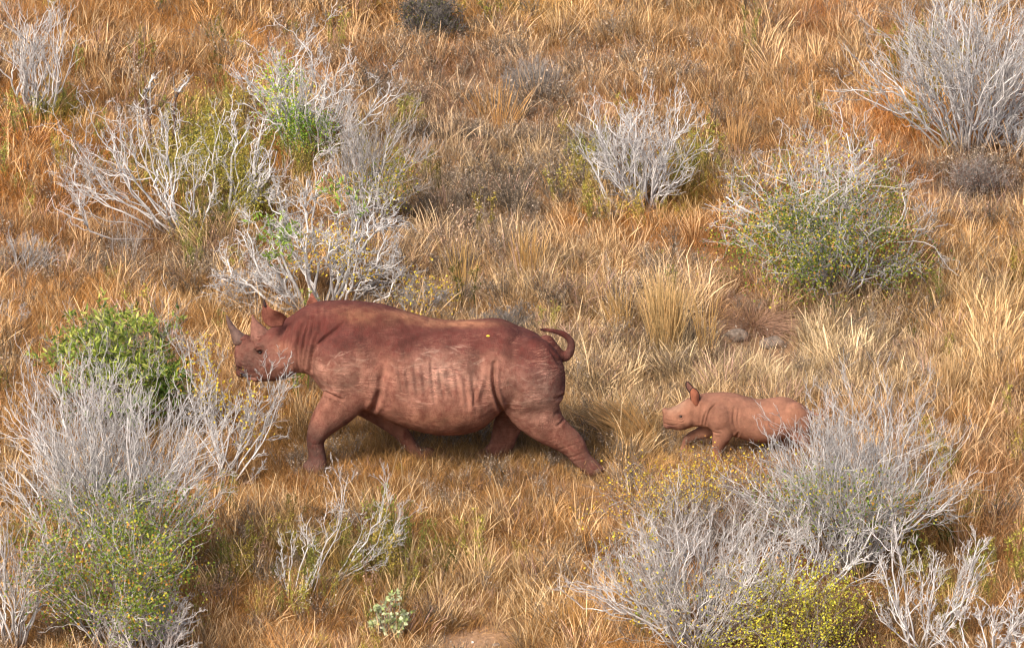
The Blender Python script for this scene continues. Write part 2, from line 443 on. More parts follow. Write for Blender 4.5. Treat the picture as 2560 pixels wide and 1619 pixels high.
class Beast:
    def __init__(s, pxc, py0):
        s.G = gp(pxc, py0); s.s = scale_at(s.G); s.pxc = pxc; s.py0 = py0
        s.V = []; s.F = []; s.off = 0
    def loc(s, px, py, y):
        return np.array([(px - s.pxc) / s.s, y, ((s.py0 - py) / s.s - y * SP) / CP])
    def add(s, V, F):
        s.V.append(np.asarray(V, float)); s.F += [[i + s.off for i in f] for f in F]; s.off += len(V)
    def loft(s, rings):
        m = len(rings[0]); V = np.concatenate(rings + [[rings[0].mean(0)], [rings[-1].mean(0)]])
        F = []
        for r in range(len(rings) - 1):
            for i in range(m):
                a = r * m + i; b_ = r * m + (i + 1) % m
                F.append([a, b_, b_ + m, a + m])
        c0 = len(rings) * m
        for i in range(m):
            F.append([c0, (i + 1) % m, i]); F.append([c0 + 1, (len(rings) - 1) * m + i, (len(rings) - 1) * m + (i + 1) % m])
        s.add(V, F)
    def trunk(s, secs, k=0.12, m=40, n=60, pw=1.0):
        """secs rows: px, top py, bottom py, half width m, centre y"""
        K = catmull(secs, n); rings = []
        th = np.linspace(0, 2 * math.pi, m, endpoint=False)
        for px, tp, bt, b_, yc in K:
            ct, st = np.cos(th), np.sin(th)
            stp = np.sign(st) * np.abs(st) ** pw
            y = b_ * stp * (1 - k * ct) + yc
            vt = (s.py0 - tp) / s.s; vb = (s.py0 - bt) / s.s
            lo, hi = .001, 2.0
            for _ in range(30):
                a = (lo + hi) / 2; v = a * ct * CP + y * SP
                if v.max() - v.min() > vt - vb: hi = a
                else: lo = a
            zc = (vt - (a * ct * CP + y * SP).max()) / CP
            rings.append(np.stack([np.full(m, (px - s.pxc) / s.s), y, zc + a * ct], 1))
        s.loft(rings)
    def limb(s, path, n=26, m=20):
        """path rows: px, py, y, radius px, depth factor"""
        K = catmull(path, n)
        P = np.array([s.loc(r[0], r[1], r[2]) for r in K]); R = K[:, 3] / s.s; fy = K[:, 4]
        T = np.gradient(P, axis=0); T = unit(T)
        P = np.vstack([P[:1] - T[:1] * R[0] * .85, P[:1] - T[:1] * R[0] * .5, P, P[-1:] + T[-1:] * R[-1] * .5, P[-1:] + T[-1:] * R[-1] * .85])
        R = np.concatenate([[R[0] * .5, R[0] * .87], R, [R[-1] * .87, R[-1] * .5]]); fy = np.concatenate([[fy[0]] * 2, fy, [fy[-1]] * 2])
        T = unit(np.gradient(P, axis=0)); A = unit(np.cross(T, np.array([0, 1.0, 0]))); B_ = np.cross(T, A)
        th = np.linspace(0, 2 * math.pi, m, endpoint=False)
        rings = []
        for i in range(len(P)):
            rings.append(P[i] + R[i] * (A[i] * np.cos(th)[:, None] + B_[i] * fy[i] * np.sin(th)[:, None]))
        s.loft(rings)
    def blob(s, px, py, y, rx, rz, ry):
        """ellipsoid: rx, rz in px, ry in m"""
        c = s.loc(px, py, y); rings = []
        for a in np.linspace(.15, math.pi - .15, 14):
            th = np.linspace(0, 2 * math.pi, 20, endpoint=False)
            rings.append(np.stack([c[0] + math.cos(a) * rx / s.s * np.ones(20), c[1] + ry * math.sin(a) * np.cos(th), c[2] + rz / s.s * math.sin(a) * np.sin(th)], 1))
        s.loft(rings)
    def build(s, voxel, smooth):
        me = bpy.data.meshes.new('tmp'); me.from_pydata(np.concatenate(s.V).tolist(), [], s.F)
        o = bpy.data.objects.new('tmp', me); S.collection.objects.link(o)
        import bmesh
        bm = bmesh.new(); bm.from_mesh(me); bmesh.ops.recalc_face_normals(bm, faces=bm.faces); bm.to_mesh(me); bm.free()
        md = o.modifiers.new('r', 'REMESH'); md.mode = 'VOXEL'; md.voxel_size = voxel
        dg = bpy.context.evaluated_depsgraph_get(); ev = o.evaluated_get(dg); m2 = bpy.data.meshes.new_from_object(ev)
        bpy.data.objects.remove(o); bpy.data.meshes.remove(me)
        n = len(m2.vertices); V = np.zeros(n * 3); m2.vertices.foreach_get('co', V); V = V.reshape(-1, 3)
        E = np.zeros(len(m2.edges) * 2, dtype=np.int32); m2.edges.foreach_get('vertices', E); E = E.reshape(-1, 2)
        s.E = E; s.n = n; s.deg = np.bincount(E.ravel(), minlength=n)[:, None].astype(float)
        s.me = m2
        for i in range(smooth):
            V = s.lap(V, .6); V = s.lap(V, -.56) if i % 2 == 0 else V
        s.P = V
        return V
    def lap(s, V, f):
        A = np.empty_like(V)
        for c in range(V.shape[1]):
            A[:, c] = (np.bincount(s.E[:, 0], V[s.E[:, 1], c], s.n) + np.bincount(s.E[:, 1], V[s.E[:, 0], c], s.n))
        return V + f * (A / s.deg - V)
    def normals(s):
        s.me.vertices.foreach_set('co', s.P.astype(np.float32).ravel()); s.me.update()
        nn = np.zeros(s.n * 3, dtype=np.float32); s.me.vertices.foreach_get('normal', nn); return nn.reshape(-1, 3).astype(float)
    def pix(s):
        P = s.P; return s.pxc + P[:, 0] * s.s, s.py0 - s.s * (P[:, 2] * CP + P[:, 1] * SP)

def seg_dist(px, py, line):
    """distance to polyline and position 0..1 along it"""
    best = np.full(len(px), 1e9); tt = np.zeros(len(px)); n = len(line) - 1
    for i in range(n):
        ax, ay = line[i]; bx, by = line[i + 1]; dx, dy = bx - ax, by - ay
        t = np.clip(((px - ax) * dx + (py - ay) * dy) / (dx * dx + dy * dy + 1e-9), 0, 1)
        d = np.hypot(px - ax - t * dx, py - ay - t * dy)
        m = d < best; best[m] = d[m]; tt[m] = (i + t[m]) / n
    return best, tt

def apply_creases(b, creases, k=1.0):
    """carve folds into the hide; rows: polyline, width px, depth m (negative = ridge)"""
    px, py = b.pix(); Nn = b.normals(); near = np.clip((-Nn[:, 1] * CP + Nn[:, 2] * SP) * 2.5, 0, 1)
    near *= (b.P[:, 1] < b.ymid(b.P[:, 0]) + .05)
    D = np.zeros(len(px))
    for line, wd, dp in creases:
        if len(line) > 2: line = catmull(line, (len(line) - 1) * 4 + 1)
        d, t = seg_dist(px, py, line)
        prof = np.exp(-(d / wd) ** 2) - .35 * np.exp(-((d - wd * 2.0) / (wd * 1.1)) ** 2)
        D -= dp * k * prof * np.sin(np.clip(t, .04, .96) * math.pi) ** .5
    b.P = b.P + Nn * (D * near)[:, None]

def leafish(b, line, nseg, mat, parent, cup, thick, name, ydir=-1, ytilt=0.0):
    """ear: rows px, py, y, half width px; cupped towards the camera side, thick rim"""
    K = catmull(line, nseg); P = np.array([b.loc(r[0], r[1], r[2]) for r in K]); W = K[:, 3] / b.s
    T = unit(np.gradient(P, axis=0)); A = unit(np.cross(T, np.array([0, 1.0, 0]))); Nn = np.cross(T, A)
    m = 13; u = np.linspace(-1, 1, m); grids = []
    for side in (0, 1):
        g = []
        for i in range(len(P)):
            off = cup * W[i] * (u ** 2)[:, None] * Nn[i] * ydir + side * thick * Nn[i] * ydir * (1 - .6 * np.abs(u[:, None]) ** 2)
            g.append(P[i] + A[i] * (u * W[i])[:, None] + off + np.array([0, ytilt, 0]) * (u * W[i])[:, None])
        grids.append(np.array(g))
    n = len(P); V = np.concatenate([grids[0].reshape(-1, 3), grids[1].reshape(-1, 3)]); F = []; o = n * m
    for i in range(n - 1):
        for j in range(m - 1):
            a = i * m + j; F.append([a, a + 1, a + m + 1, a + m]); F.append([o + a, o + a + m, o + a + m + 1, o + a + 1])
        F.append([i * m, i * m + m, o + i * m + m, o + i * m]); F.append([i * m + m - 1, o + i * m + m - 1, o + i * m + 2 * m - 1, i * m + 2 * m - 1])
    for j in range(m - 1):
        a = (n - 1) * m + j; F.append([a, a + 1, o + a + 1, o + a]); F.append([j, o + j, o + j + 1, j + 1])
    ob = mesh_obj(name, V, F, mat, parent)
    edge = np.concatenate([grids[0][2:, 0], grids[0][::-1][:, -1]][0:2]) if False else np.concatenate([grids[0][3:, 0], grids[0][::-1][:-4, -1]])
    return ob, edge

def spine(b, rows, mat, parent, name, m=16, n=18, fy=1.0):
    """curved tapering solid (horn): rows px, py, y, radius px"""
    bb = Beast.__new__(Beast); bb.G, bb.s, bb.pxc, bb.py0 = b.G, b.s, b.pxc, b.py0; bb.V = []; bb.F = []; bb.off = 0
    bb.limb([(r[0], r[1], r[2], r[3], fy) for r in rows], n=n, m=m)
    return mesh_obj(name, np.concatenate(bb.V), bb.F, mat, parent)

def ball(name, c, r, mat, parent, sx=1, sy=1, sz=1):
    V = []; F = []; nu, nv = 14, 10
    for i in range(nv + 1):
        a = math.pi * i / nv
        for j in range(nu):
            t = 2 * math.pi * j / nu
            V.append((c[0] + r * sx * math.sin(a) * math.cos(t), c[1] + r * sy * math.sin(a) * math.sin(t), c[2] + r * sz * math.cos(a)))
    for i in range(nv):
        for j in range(nu):
            F.append([i * nu + j, (i + 1) * nu + j, (i + 1) * nu + (j + 1) % nu, i * nu + (j + 1) % nu])
    return mesh_obj(name, V, F, mat, parent)

def smask(px, py, cx, cy, rx, ry, ang=0.0):
    c, s_ = math.cos(ang), math.sin(ang); dx, dy = px - cx, py - cy
    u = (dx * c + dy * s_) / rx; v = (-dx * s_ + dy * c) / ry
    return np.exp(-(u * u + v * v))

M_SKIN = skin_mat('mud_coated_hide'); M_SKIN2 = skin_mat('calf_hide', 1.7, .25)

# ---- the cow
def build_cow():
    b = Beast(1050, 1166)
    b.ymid = lambda x: np.zeros_like(x)
    b.trunk([(672, 826, 952, .16, .05), (700, 806, 950, .18, .04), (730, 789, 938, .21, .03), (758, 770, 932, .245, .01), (782, 759, 944, .28, 0), (806, 753.5, 975, .33, 0),
             (845, 751, 1010, .38, 0), (900, 753, 1022, .42, 0), (945, 758, 1038, .44, 0), (985, 767, 1056, .47, 0), (1030, 781, 1071, .50, 0),
             (1082, 794, 1083, .52, 0), (1130, 799, 1086, .53, 0), (1175, 798, 1080, .52, 0), (1210, 796, 1066, .49, 0), (1236, 795, 1043, .46, 0), (1262, 799, 1020, .45, 0),
             (1300, 815, 1012, .42, 0), (1340, 832, 1012, .35, 0), (1375, 862, 1010, .27, 0), (1400, 896, 1000, .19, 0), (1411, 930, 975, .10, 0)], k=.16, n=80, pw=.88)
    # head: from poll to upper lip
    b.trunk([(735, 800, 940, .18, .03), (712, 806, 948, .18, .045), (690, 817, 953, .18, .055), (668, 826, 954, .165, .07), (648, 836, 951, .145, .085), (628, 842, 947, .125, .095),
             (612, 844, 940, .115, .10), (600, 847, 930, .10, .105), (592, 857, 918, .075, .11), (588, 874, 900, .035, .11)], k=-.05, n=40, pw=.85)
    b.blob(690, 900, -.06, 34, 40, .09)      # jowl
    b.blob(612, 845, .10, 18, 10, .075)      # horn bosses
    b.blob(654, 836, .075, 22, 12, .08)
    b.blob(655, 868, -.05, 20, 12, .035)     # brow
    b.blob(604, 930, .08, 14, 14, .085)      # lips
    b.blob(640, 941, .08, 24, 14, .085)
    # shoulder and thigh masses
    b.blob(868, 905, -.22, 84, 95, .235); b.blob(868, 905, .22, 80, 90, .2)
    b.blob(1325, 945, -.20, 88, 112, .25); b.blob(1310, 940, .20, 85, 100, .22)
    # near fore leg
    b.limb([(868, 920, -.26, 83, .55), (872, 970, -.28, 66, .6), (852, 1010, -.27, 52, .7), (822, 1043, -.25, 41, .85), (799, 1075, -.23, 29, .95), (790, 1100, -.22, 22.5, .95),
            (793, 1125, -.22, 21, 1), (795, 1148, -.22, 24, 1.05), (793, 1166, -.22, 27, 1.1)])
    b.blob(782, 1164, -.225, 26, 15, .1)
    # near hind leg
    b.limb([(1322, 940, -.22, 90, .5), (1330, 985, -.24, 84, .52), (1340, 1027, -.24, 66, .6), (1368, 1062, -.23, 49, .72), (1402, 1088, -.22, 38.5, .8), (1432, 1112, -.21, 33, .85),
            (1447, 1135, -.21, 27, .95), (1464, 1155, -.21, 23, 1.05), (1478, 1168, -.21, 24, 1.1)])
    b.blob(1487, 1172, -.21, 26, 14, .09)
    # far hind leg
    b.limb([(1300, 985, .17, 60, .7), (1282, 1035, .17, 44, .8), (1264, 1078, .16, 34, .9), (1254, 1110, .15, 31, .9), (1236, 1130, .14, 25, .95), (1214, 1143, .14, 22, 1.05), (1202, 1148, .14, 24, 1.1)])
    b.blob(1190, 1151, .14, 24, 13, .09)
    # far fore leg, foot lifted back
    b.limb([(930, 1000, .2, 55, .7), (965, 1040, .18, 35, .8), (994, 1070, .16, 24, .9), (1016, 1098, .15, 19, 1), (1034, 1122, .15, 17, 1), (1052, 1135, .15, 19, 1), (1072, 1137, .15, 20, 1.1)])
    b.blob(1078, 1138, .15, 16, 15, .075)
    # tail curled over the rump
    b.limb([(1366, 852, .02, 18, 1), (1385, 873, .02, 16, 1), (1400, 888, .02, 14, 1), (1413, 892, .02, 12.5, 1), (1424, 880, .02, 11.5, 1), (1428, 862, .02, 10.5, 1), (1423, 847, .02, 9.5, 1),
            (1408, 835, .01, 8.5, 1), (1388, 828, 0, 7.5, 1), (1368, 825, -.01, 6.5, 1), (1352, 823, -.02, 5.5, 1)], n=40, m=14)
    b.build(.0095, 22)
    # swell of muscle and slight unevenness
    Nn = b.normals()
    b.P += Nn * (fbm(b.P, 5.5, 3, .2) * .006 + fbm(b.P, 60, 3, .6) * .0016)[:, None]
    cr = [([(795, 838), (786, 865), (780, 895), (781, 925)], 5, .035), ([(768, 795), (752, 835), (746, 871), (747, 903), (751, 924)], 4.5, .024),
          ([(790, 782), (784, 828), (772, 880), (766, 915)], 3.5, .016), ([(780, 790), (768, 835), (760, 880), (757, 915)], 2.6, .012), ([(858, 812), (829, 836), (797, 862), (786, 885)], 4, .017), ([(738, 796), (727, 830), (722, 862)], 4, .014),
          ([(802, 770), (806, 810), (800, 845)], 4, .01), ([(820, 775), (815, 815), (808, 838)], 3.5, .007), ([(735, 870), (738, 905), (744, 930)], 3, .01),
          ([(812, 977), (832, 986), (862, 998)], 3, .018), ([(950, 980), (942, 1005), (926, 1036)], 7, .032), ([(972, 895), (962, 930), (955, 965), (947, 995)], 8, .018),
          ([(840, 985), (860, 1010), (868, 1030)], 2.5, .006),
          ([(985, 925), (975, 970), (985, 1020), (1000, 1045)], 7, .012), 
          ([(1236, 906), (1234, 949), (1238, 974), (1246, 1002), (1257, 1032), (1272, 1056)], 4.5, .055), ([(1223, 908), (1210, 943), (1200, 972), (1192, 995)], 8, -.014), ([(1197, 960), (1189, 980), (1185, 1012)], 3, .010),
          ([(1391, 996), (1403, 990), (1414, 986)], 4, .02), ([(1389, 1032), (1402, 1026), (1413, 1018)], 4, .012), ([(1391, 1064), (1402, 1055), (1412, 1042)], 3, .010),
          ([(1385, 1125), (1410, 1118), (1440, 1108)], 2.5, .003), ([(1408, 1142), (1432, 1140), (1460, 1128)], 2, .004), ([(1425, 1153), (1450, 1148), (1475, 1140)], 2, .004),
          ([(772, 1090), (790, 1096), (810, 1092)], 2, .002), ([(771, 1104), (790, 1110), (810, 1106)], 2, .003), ([(774, 1120), (790, 1124), (811, 1120)], 2, .003),
          ([(1385, 892), (1395, 905), (1406, 915)], 4, .012), ([(1372, 872), (1392, 897), (1411, 905)], 3, .01),
          # mouth, nostril, eyelids, face folds
          ([(598, 927), (607, 935), (620, 941), (640, 944)], 2.6, .016), ([(597, 919), (601, 922), (605, 922)], 4.5, .022),
          ([(640, 877), (646, 870), (655, 868), (666, 874)], 2.2, .008), ([(642, 886), (652, 893), (664, 890)], 2.2, .007), ([(636, 870), (646, 861), (660, 860), (671, 867)], 2.2, .006),
          ([(640, 893), (653, 901), (668, 897)], 2.2, .005), ([(672, 893), (666, 907), (655, 920)], 3, .008), ([(600, 895), (606, 904), (618, 908)], 2.4, .005), ([(598, 906), (610, 914), (626, 917)], 2.4, .005),
          ([(644, 881), (653, 880), (661, 882)], 5.5, .010), ([(595, 868), (604, 855), (618, 848)], 4, .010), ([(625, 842), (630, 850), (640, 852)], 4, .008),
          ([(700, 930), (720, 920), (735, 905)], 5, .008)]
    rng = np.random.default_rng(3)
    for i, x in enumerate(np.arange(998, 1186, 20.5)):
        t0 = 918 + rng.uniform(-12, 10) + (12 if i > 5 else 0); ln = rng.uniform(58, 98)
        cr.append(([(x, t0), (x + 4, t0 + ln * .5), (x + 10 + rng.uniform(-2, 3), t0 + ln)], rng.uniform(3.6, 5.2), rng.uniform(.008, .014)))
        cr.append(([(x - 6, t0 - 40), (x - 1, t0 - 5)], 7, .004))
    for i in range(16):      # fine neck creases
        x = rng.uniform(716, 800); y = rng.uniform(790, 850); cr.append(([(x, y), (x - rng.uniform(2, 9), y + 25), (x - rng.uniform(6, 14), y + rng.uniform(40, 60))], 1.8, .0045))
    broad = [([(962, 830), (960, 900), (955, 985)], 20, .030), ([(1205, 850), (1203, 900), (1206, 985)], 20, .030), ([(806, 840), (842, 872), (880, 880)], 16, .014), ([(880, 840), (910, 880), (925, 940)], 15, -.018),
             ([(1258, 830), (1285, 850)], 24, -.022), ([(1295, 905), (1330, 900), (1370, 915)], 22, .016), ([(835, 1030), (860, 990), (905, 985)], 12, .008), ([(1290, 1050), (1330, 1030), (1380, 1040)], 14, .010), ([(1060, 900), (1100, 890), (1150, 895)], 24, -.012),
             ([(990, 880), (1080, 860), (1190, 870)], 14, .008), ([(785, 790), (830, 800), (880, 790)], 16, -.010)]
    apply_creases(b, broad, 1.0)
    apply_creases(b, cr, 1.15)
    b.P = b.lap(b.P, .25)
    b.normals()
    px, py = b.pix(); P = b.P
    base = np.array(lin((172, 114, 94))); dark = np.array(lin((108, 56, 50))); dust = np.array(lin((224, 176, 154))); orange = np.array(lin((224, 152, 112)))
    grey = np.array(lin((122, 88, 78))); C = np.tile(base, (len(P), 1))
    z = P[:, 2]; nz = fbm(P, 4.0, 4, .7)
    def mixc(C, c, m): m = np.clip(m, 0, 1)[:, None]; return C * (1 - m) + c * m
    yo = np.interp(px, [760, 900, 1050, 1240, 1330, 1420], [870, 865, 905, 900, 960, 1000])   # mud line of the saddle
    C = mixc(C, dark, .85 / (1 + np.exp((py - yo + nz * 22) / 11)))
    C = mixc(C, dark * .85, smask(px, py, 1390, 950, 45, 60) * .9 * (P[:, 1] < .2))  # rump mud, with the shade on its rear side painted in
    C = mixc(C, dark * .85, smask(px, py, 850, 850, 60, 30, -.4) * .4)
    C = mixc(C, orange, smask(px, py, 905, 785, 60, 20, .1) * (1 + nz) * 1.0)  # bright shoulder top: highlight painted into the hide colour
    C = mixc(C, orange, smask(px, py, 1035, 795, 55, 11, .2) * 1.0); C = mixc(C, orange, smask(px, py, 1150, 808, 90, 9) * .8)  # sun and sky highlights painted along the upward-facing spine
    C = mixc(C, dark * .8, smask(px, py, 948, 800, 22, 16) * .8)
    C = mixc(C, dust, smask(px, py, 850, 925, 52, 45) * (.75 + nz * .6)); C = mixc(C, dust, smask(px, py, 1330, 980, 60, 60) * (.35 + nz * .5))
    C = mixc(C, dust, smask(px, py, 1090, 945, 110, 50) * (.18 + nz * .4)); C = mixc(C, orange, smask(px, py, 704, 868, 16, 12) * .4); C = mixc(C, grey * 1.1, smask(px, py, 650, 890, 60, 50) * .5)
    C = mixc(C, orange, smask(px, py, 1100, 1050, 120, 22) * .3); C = mixc(C, grey, np.clip((py - 1035) / 60, 0, 1) * (px < 960) * .85)
    C = mixc(C, grey, np.clip((py - 1115) / 40, 0, 1) * .5); C = mixc(C, grey, smask(px, py, 620, 915, 40, 34) * .8); C = mixc(C, np.array(lin((70, 46, 42))), smask(px, py, 608, 934, 13, 8) * .8)
    C = mixc(C, np.array(lin((40, 26, 24))), smask(px, py, 601, 922, 5, 4)); C = mixc(C, np.array(lin((60, 40, 36))), smask(px, py, 653, 880, 9, 5) * .8)
    C = mixc(C, np.array(lin((78, 46, 42))), (px > 1338) * (px < 1366) * (py > 812) * (py < 834) * .8)
    C = mixc(C, grey * .9, smask(px, py, 1426, 868, 12, 26) * .7)
    C = mixc(C, dark * .9, (fbm(np.stack([P[:, 0] * 3, P[:, 1], P[:, 2] * .35], 1), 5, 3, 2.2) > .32) * (py < yo + 40) * (px > 800) * .35)
    # long thorn scratches in the dried mud
    rs = np.random.default_rng(9); near = P[:, 1] < .1
    for i in range(95):
        cx, cy, hw, hh = [(855, 930, 55, 50), (1095, 965, 100, 60), (1330, 960, 55, 75), (1095, 890, 110, 25)][i % 4]
        x = rs.uniform(cx - hw, cx + hw); y = rs.uniform(cy - hh, cy + hh); ln = rs.uniform(14, 55); a = rs.normal() * .3; k = rs.normal() * 5
        m = near & (np.abs(px - x) < ln) & (np.abs(py - y) < ln * .7 + 8)
        if not m.any(): continue
        dd, tt = seg_dist(px[m], py[m], catmull([(x - ln / 2, y - a * ln / 2), (x, y + k), (x + ln / 2, y + a * ln / 2)], 7))
        f = (np.exp(-(dd / 1.25) ** 2) * np.sin(np.clip(tt, 0.05, .95) * math.pi) * rs.uniform(.15, .55))[:, None]
        C[m] = C[m] * (1 - f) + np.array(lin((234, 190, 166))) * f
    root = thing('rhinoceros', 'large adult rhinoceros coated in red mud striding left with curled tail through dry grass', 'rhinoceros', b.G)
    b.P[:, 2] = np.maximum(b.P[:, 2], -.02)
    b.normals()
    me = b.me; me.name = 'body'; me.materials.clear(); me.materials.append(M_SKIN)
    me.polygons.foreach_set('use_smooth', np.ones(len(me.polygons), dtype=bool))
    o = bpy.data.objects.new('body', me); S.collection.objects.link(o); o.parent = root
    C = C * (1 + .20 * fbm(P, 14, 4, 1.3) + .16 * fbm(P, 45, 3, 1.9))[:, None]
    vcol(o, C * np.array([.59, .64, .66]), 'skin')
    scr = np.clip(smask(px, py, 850, 930, 60, 45) * 1.2 + smask(px, py, 1090, 960, 130, 55) * 1.2 + smask(px, py, 1330, 960, 70, 90) * .7 + .12, 0, 1) * (px > 770)
    vfloat(o, scr * .6, 'scratch')
    h1 = spine(b, [(601, 848, .10, 19), (594, 837, .10, 14.5), (585, 823, .10, 9.5), (577, 808, .10, 6.6), (572.5, 796, .10, 4.2), (570, 788, .10, 1.8)], M_HORN, root, 'horn', fy=.9)
    h2 = spine(b, [(653, 838, .075, 27), (647, 825, .075, 20), (641.5, 812, .075, 13), (637.5, 800, .075, 6.6), (635, 789, .075, 2.4)], M_HORN2, root, 'horn', fy=.8)
    h1['label'] = 'long grey curved front horn'; h2['label'] = 'short reddish rear horn'
    e1, _ = leafish(b, [(714, 800, -.10, 12), (700, 796, -.13, 19), (686, 791, -.16, 23), (675, 781, -.17, 18), (669.5, 768, -.17, 9), (666.5, 753, -.16, 2)], 20, M_SKINE, root, .45, .012, 'ear', 1)
    e2, _ = leafish(b, [(785, 772, .12, 17), (784, 757, .12, 15), (783, 745, .12, 8), (782, 733, .12, 2)], 14, M_SKINE, root, .4, .012, 'ear', 1)
    for e in (e1, e2):
        c = np.tile(np.array(lin((140, 88, 72))), (len(e.data.vertices), 1)); vcol(e, c, 'skin'); vfloat(e, np.zeros(len(c)), 'scratch')
    spine(b, [(668, 765, -.185, 3.5), (666, 757, -.175, 3.2), (665.5, 750, -.17, 1.5)], M_RIM, root, 'ear_tuft', m=8, n=8)
    c = b.loc(653.5, 880, 0)
    # eye placed on the surface
    m = (np.abs(px - 653) < 5) & (np.abs(py - 880) < 4); ys = np.sort(P[m, 1])[:10].mean() if m.any() else -.1
    ball('eye', b.loc(653.5, 880, ys + .004), .0165, M_EYE, root, 1.15, .9, .85)
    for (fx, fy_, yy) in ((769, 1169, -.25), (777, 1174, -.31), (768, 1164, -.17), (1496, 1176, -.28), (1505, 1170, -.2), (1176, 1153, .1), (1170, 1150, .16), (1087, 1146, .1)):
        ball('toenail', b.loc(fx, fy_, yy), .034, M_NAIL, root, 1, .8, .8)
    return b, root
M_HORN2 = plain_mat('dusty_horn', (118, 80, 68), .8)
M_SKINE = M_SKIN
COW, COW_ROOT = build_cow()

# ---- the calf
def build_calf():
    b = Beast(1850, 1146)
    b.ymid = lambda x: np.zeros_like(x)
    b.trunk([(1712, 1000, 1072, .085, .02), (1735, 989, 1066, .10, .015), (1762, 982, 1068, .13, 0), (1785, 980, 1076, .16, 0), (1812, 979, 1086, .18, 0), (1842, 983, 1093, .19, 0), (1866, 990, 1100, .20, 0),
             (1895, 996, 1106, .21, 0), (1922, 994, 1106, .21, 0), (1948, 991, 1100, .20, 0), (1972, 994, 1093, .185, 0), (1995, 1006, 1090, .16, 0), (2014, 1024, 1084, .11, 0), (2026, 1042, 1072, .05, 0)], k=.12, n=60, pw=.9)
    b.trunk([(1748, 990, 1058, .08, .01), (1725, 993, 1069, .10, .015), (1706, 1003, 1074.5, .10, .02), (1690, 1012, 1074.5, .088, .025), (1676, 1018, 1071, .075, .03), (1665, 1020, 1066, .066, .03), (1659, 1024, 1060, .05, .03), (1656.5, 1032, 1052, .02, .03)], k=-.03, n=30, pw=.85)
    b.blob(1663, 1026, .03, 9, 8, .045); b.blob(1718, 1048, -.04, 18, 20, .05); b.blob(1702, 1033, -.045, 11, 8, .02); b.blob(1670, 1062, .02, 13, 9, .055)
    b.blob(1800, 1045, -.10, 34, 42, .11); b.blob(1800, 1045, .1, 32, 40, .1); b.blob(1985, 1045, -.09, 36, 44, .11); b.blob(1980, 1045, .09, 34, 42, .1)
    b.limb([(1806, 1050, -.12, 36, .6), (1806, 1080, -.13, 27, .7), (1797, 1104, -.12, 18.5, .9), (1794, 1124, -.11, 13, 1), (1794, 1144, -.11, 13, 1.1), (1792, 1154, -.11, 14, 1.1)])
    b.limb([(1790, 1060, .08, 28, .7), (1762, 1078, .08, 19, .85), (1735, 1088, .08, 13, .95), (1719, 1098, .08, 11, 1), (1713, 1114, .08, 10.5, 1), (1709, 1130, .08, 12, 1.1)])
    b.limb([(1990, 1050, -.1, 40, .6), (1998, 1082, -.11, 28, .7), (2012, 1105, -.11, 17, .85), (2018, 1125, -.1, 13, 1), (2012, 1150, -.1, 14, 1.1)])
    b.limb([(1970, 1055, .09, 34, .6), (1958, 1090, .09, 22, .8), (1964, 1112, .09, 14, .9), (1952, 1138, .09, 13, 1.1)])
    b.limb([(2008, 1022, 0, 9, 1), (2024, 1030, 0, 6, 1), (2040, 1036, 0, 4.5, 1), (2056, 1039, 0, 3.5, 1)], m=12)
    b.build(.0058, 14)
    Nn = b.normals(); b.P += Nn * (fbm(b.P, 12, 3, .4) * .002)[:, None]
    cr = [([(1790, 1008), (1775, 1022), (1767, 1040), (1764, 1060)], 2.6, .016), ([(1768, 1022), (1760, 1040), (1756, 1062)], 2.4, .010), ([(1752, 1010), (1750, 1035), (1748, 1056)], 2.6, .008),
          ([(1833, 1020), (1832, 1050), (1842, 1080)], 3.2, .010), ([(1846, 1020), (1842, 1045), (1845, 1065)], 2.5, .006), ([(1770, 1072), (1785, 1080), (1800, 1082)], 2, .007), ([(1845, 1082), (1836, 1095), (1828, 1104)], 3, .018),
          ([(1658, 1056), (1668, 1060), (1680, 1062), (1692, 1061)], 1.5, .007), ([(1692, 1036), (1698, 1031), (1707, 1034)], 1.6, .005), ([(1692, 1045), (1701, 1049), (1710, 1044)], 1.6, .005),
          ([(1690, 1051), (1703, 1055), (1713, 1047)], 1.5, .003), ([(1664, 1035), (1668, 1042), (1675, 1044)], 1.8, .003), ([(1661, 1046), (1672, 1050), (1682, 1052)], 1.5, .003), ([(1695, 1040), (1701, 1040), (1707, 1041)], 3.2, .006),
          ([(1660, 1041), (1664, 1042), (1668, 1041)], 1.8, .004), ([(1726, 1002), (1734, 1014), (1740, 1018)], 2.5, .005)]
    for x in (1880, 1893, 1906, 1919, 1931): cr.append(([(x, 1030), (x + 3, 1050), (x + 6, 1072)], 3.0, .0025))
    apply_creases(b, cr); b.P = b.lap(b.P, .3)
    px, py = b.pix(); P = b.P; nz = fbm(P, 9, 4, .9)
    base = np.array(lin((196, 130, 104))); pale = np.array(lin((218, 164, 136))); dk = np.array(lin((140, 92, 78))); C = np.tile(base, (len(P), 1))
    def mixc(C, c, m): m = np.clip(m, 0, 1)[:, None]; return C * (1 - m) + c * m
    C = mixc(C, pale, smask(px, py, 1690, 1015, 24, 14, -.4) * .9); C = mixc(C, dk, smask(px, py, 1765, 995, 30, 14) * .6); C = mixc(C, dk, smask(px, py, 1716, 1102, 20, 30) * .6)  # pale forehead is light painted into the colour; dk areas are darker tone
    C = mixc(C, dk, .3 + nz * .25); C = mixc(C, np.array(lin((120, 74, 66))), smask(px, py, 1672, 1066, 18, 6) * .9); C = mixc(C, np.array(lin((90, 62, 56))), smask(px, py, 1700, 1040, 7, 4.5) * .8)
    root = thing('rhinoceros_calf', 'small pinkish brown rhinoceros calf with one upright ear trotting behind the adult', 'rhinoceros calf', b.G)
    b.normals(); me = b.me; me.name = 'body'; me.materials.clear(); me.materials.append(M_SKIN2)
    me.polygons.foreach_set('use_smooth', np.ones(len(me.polygons), dtype=bool))
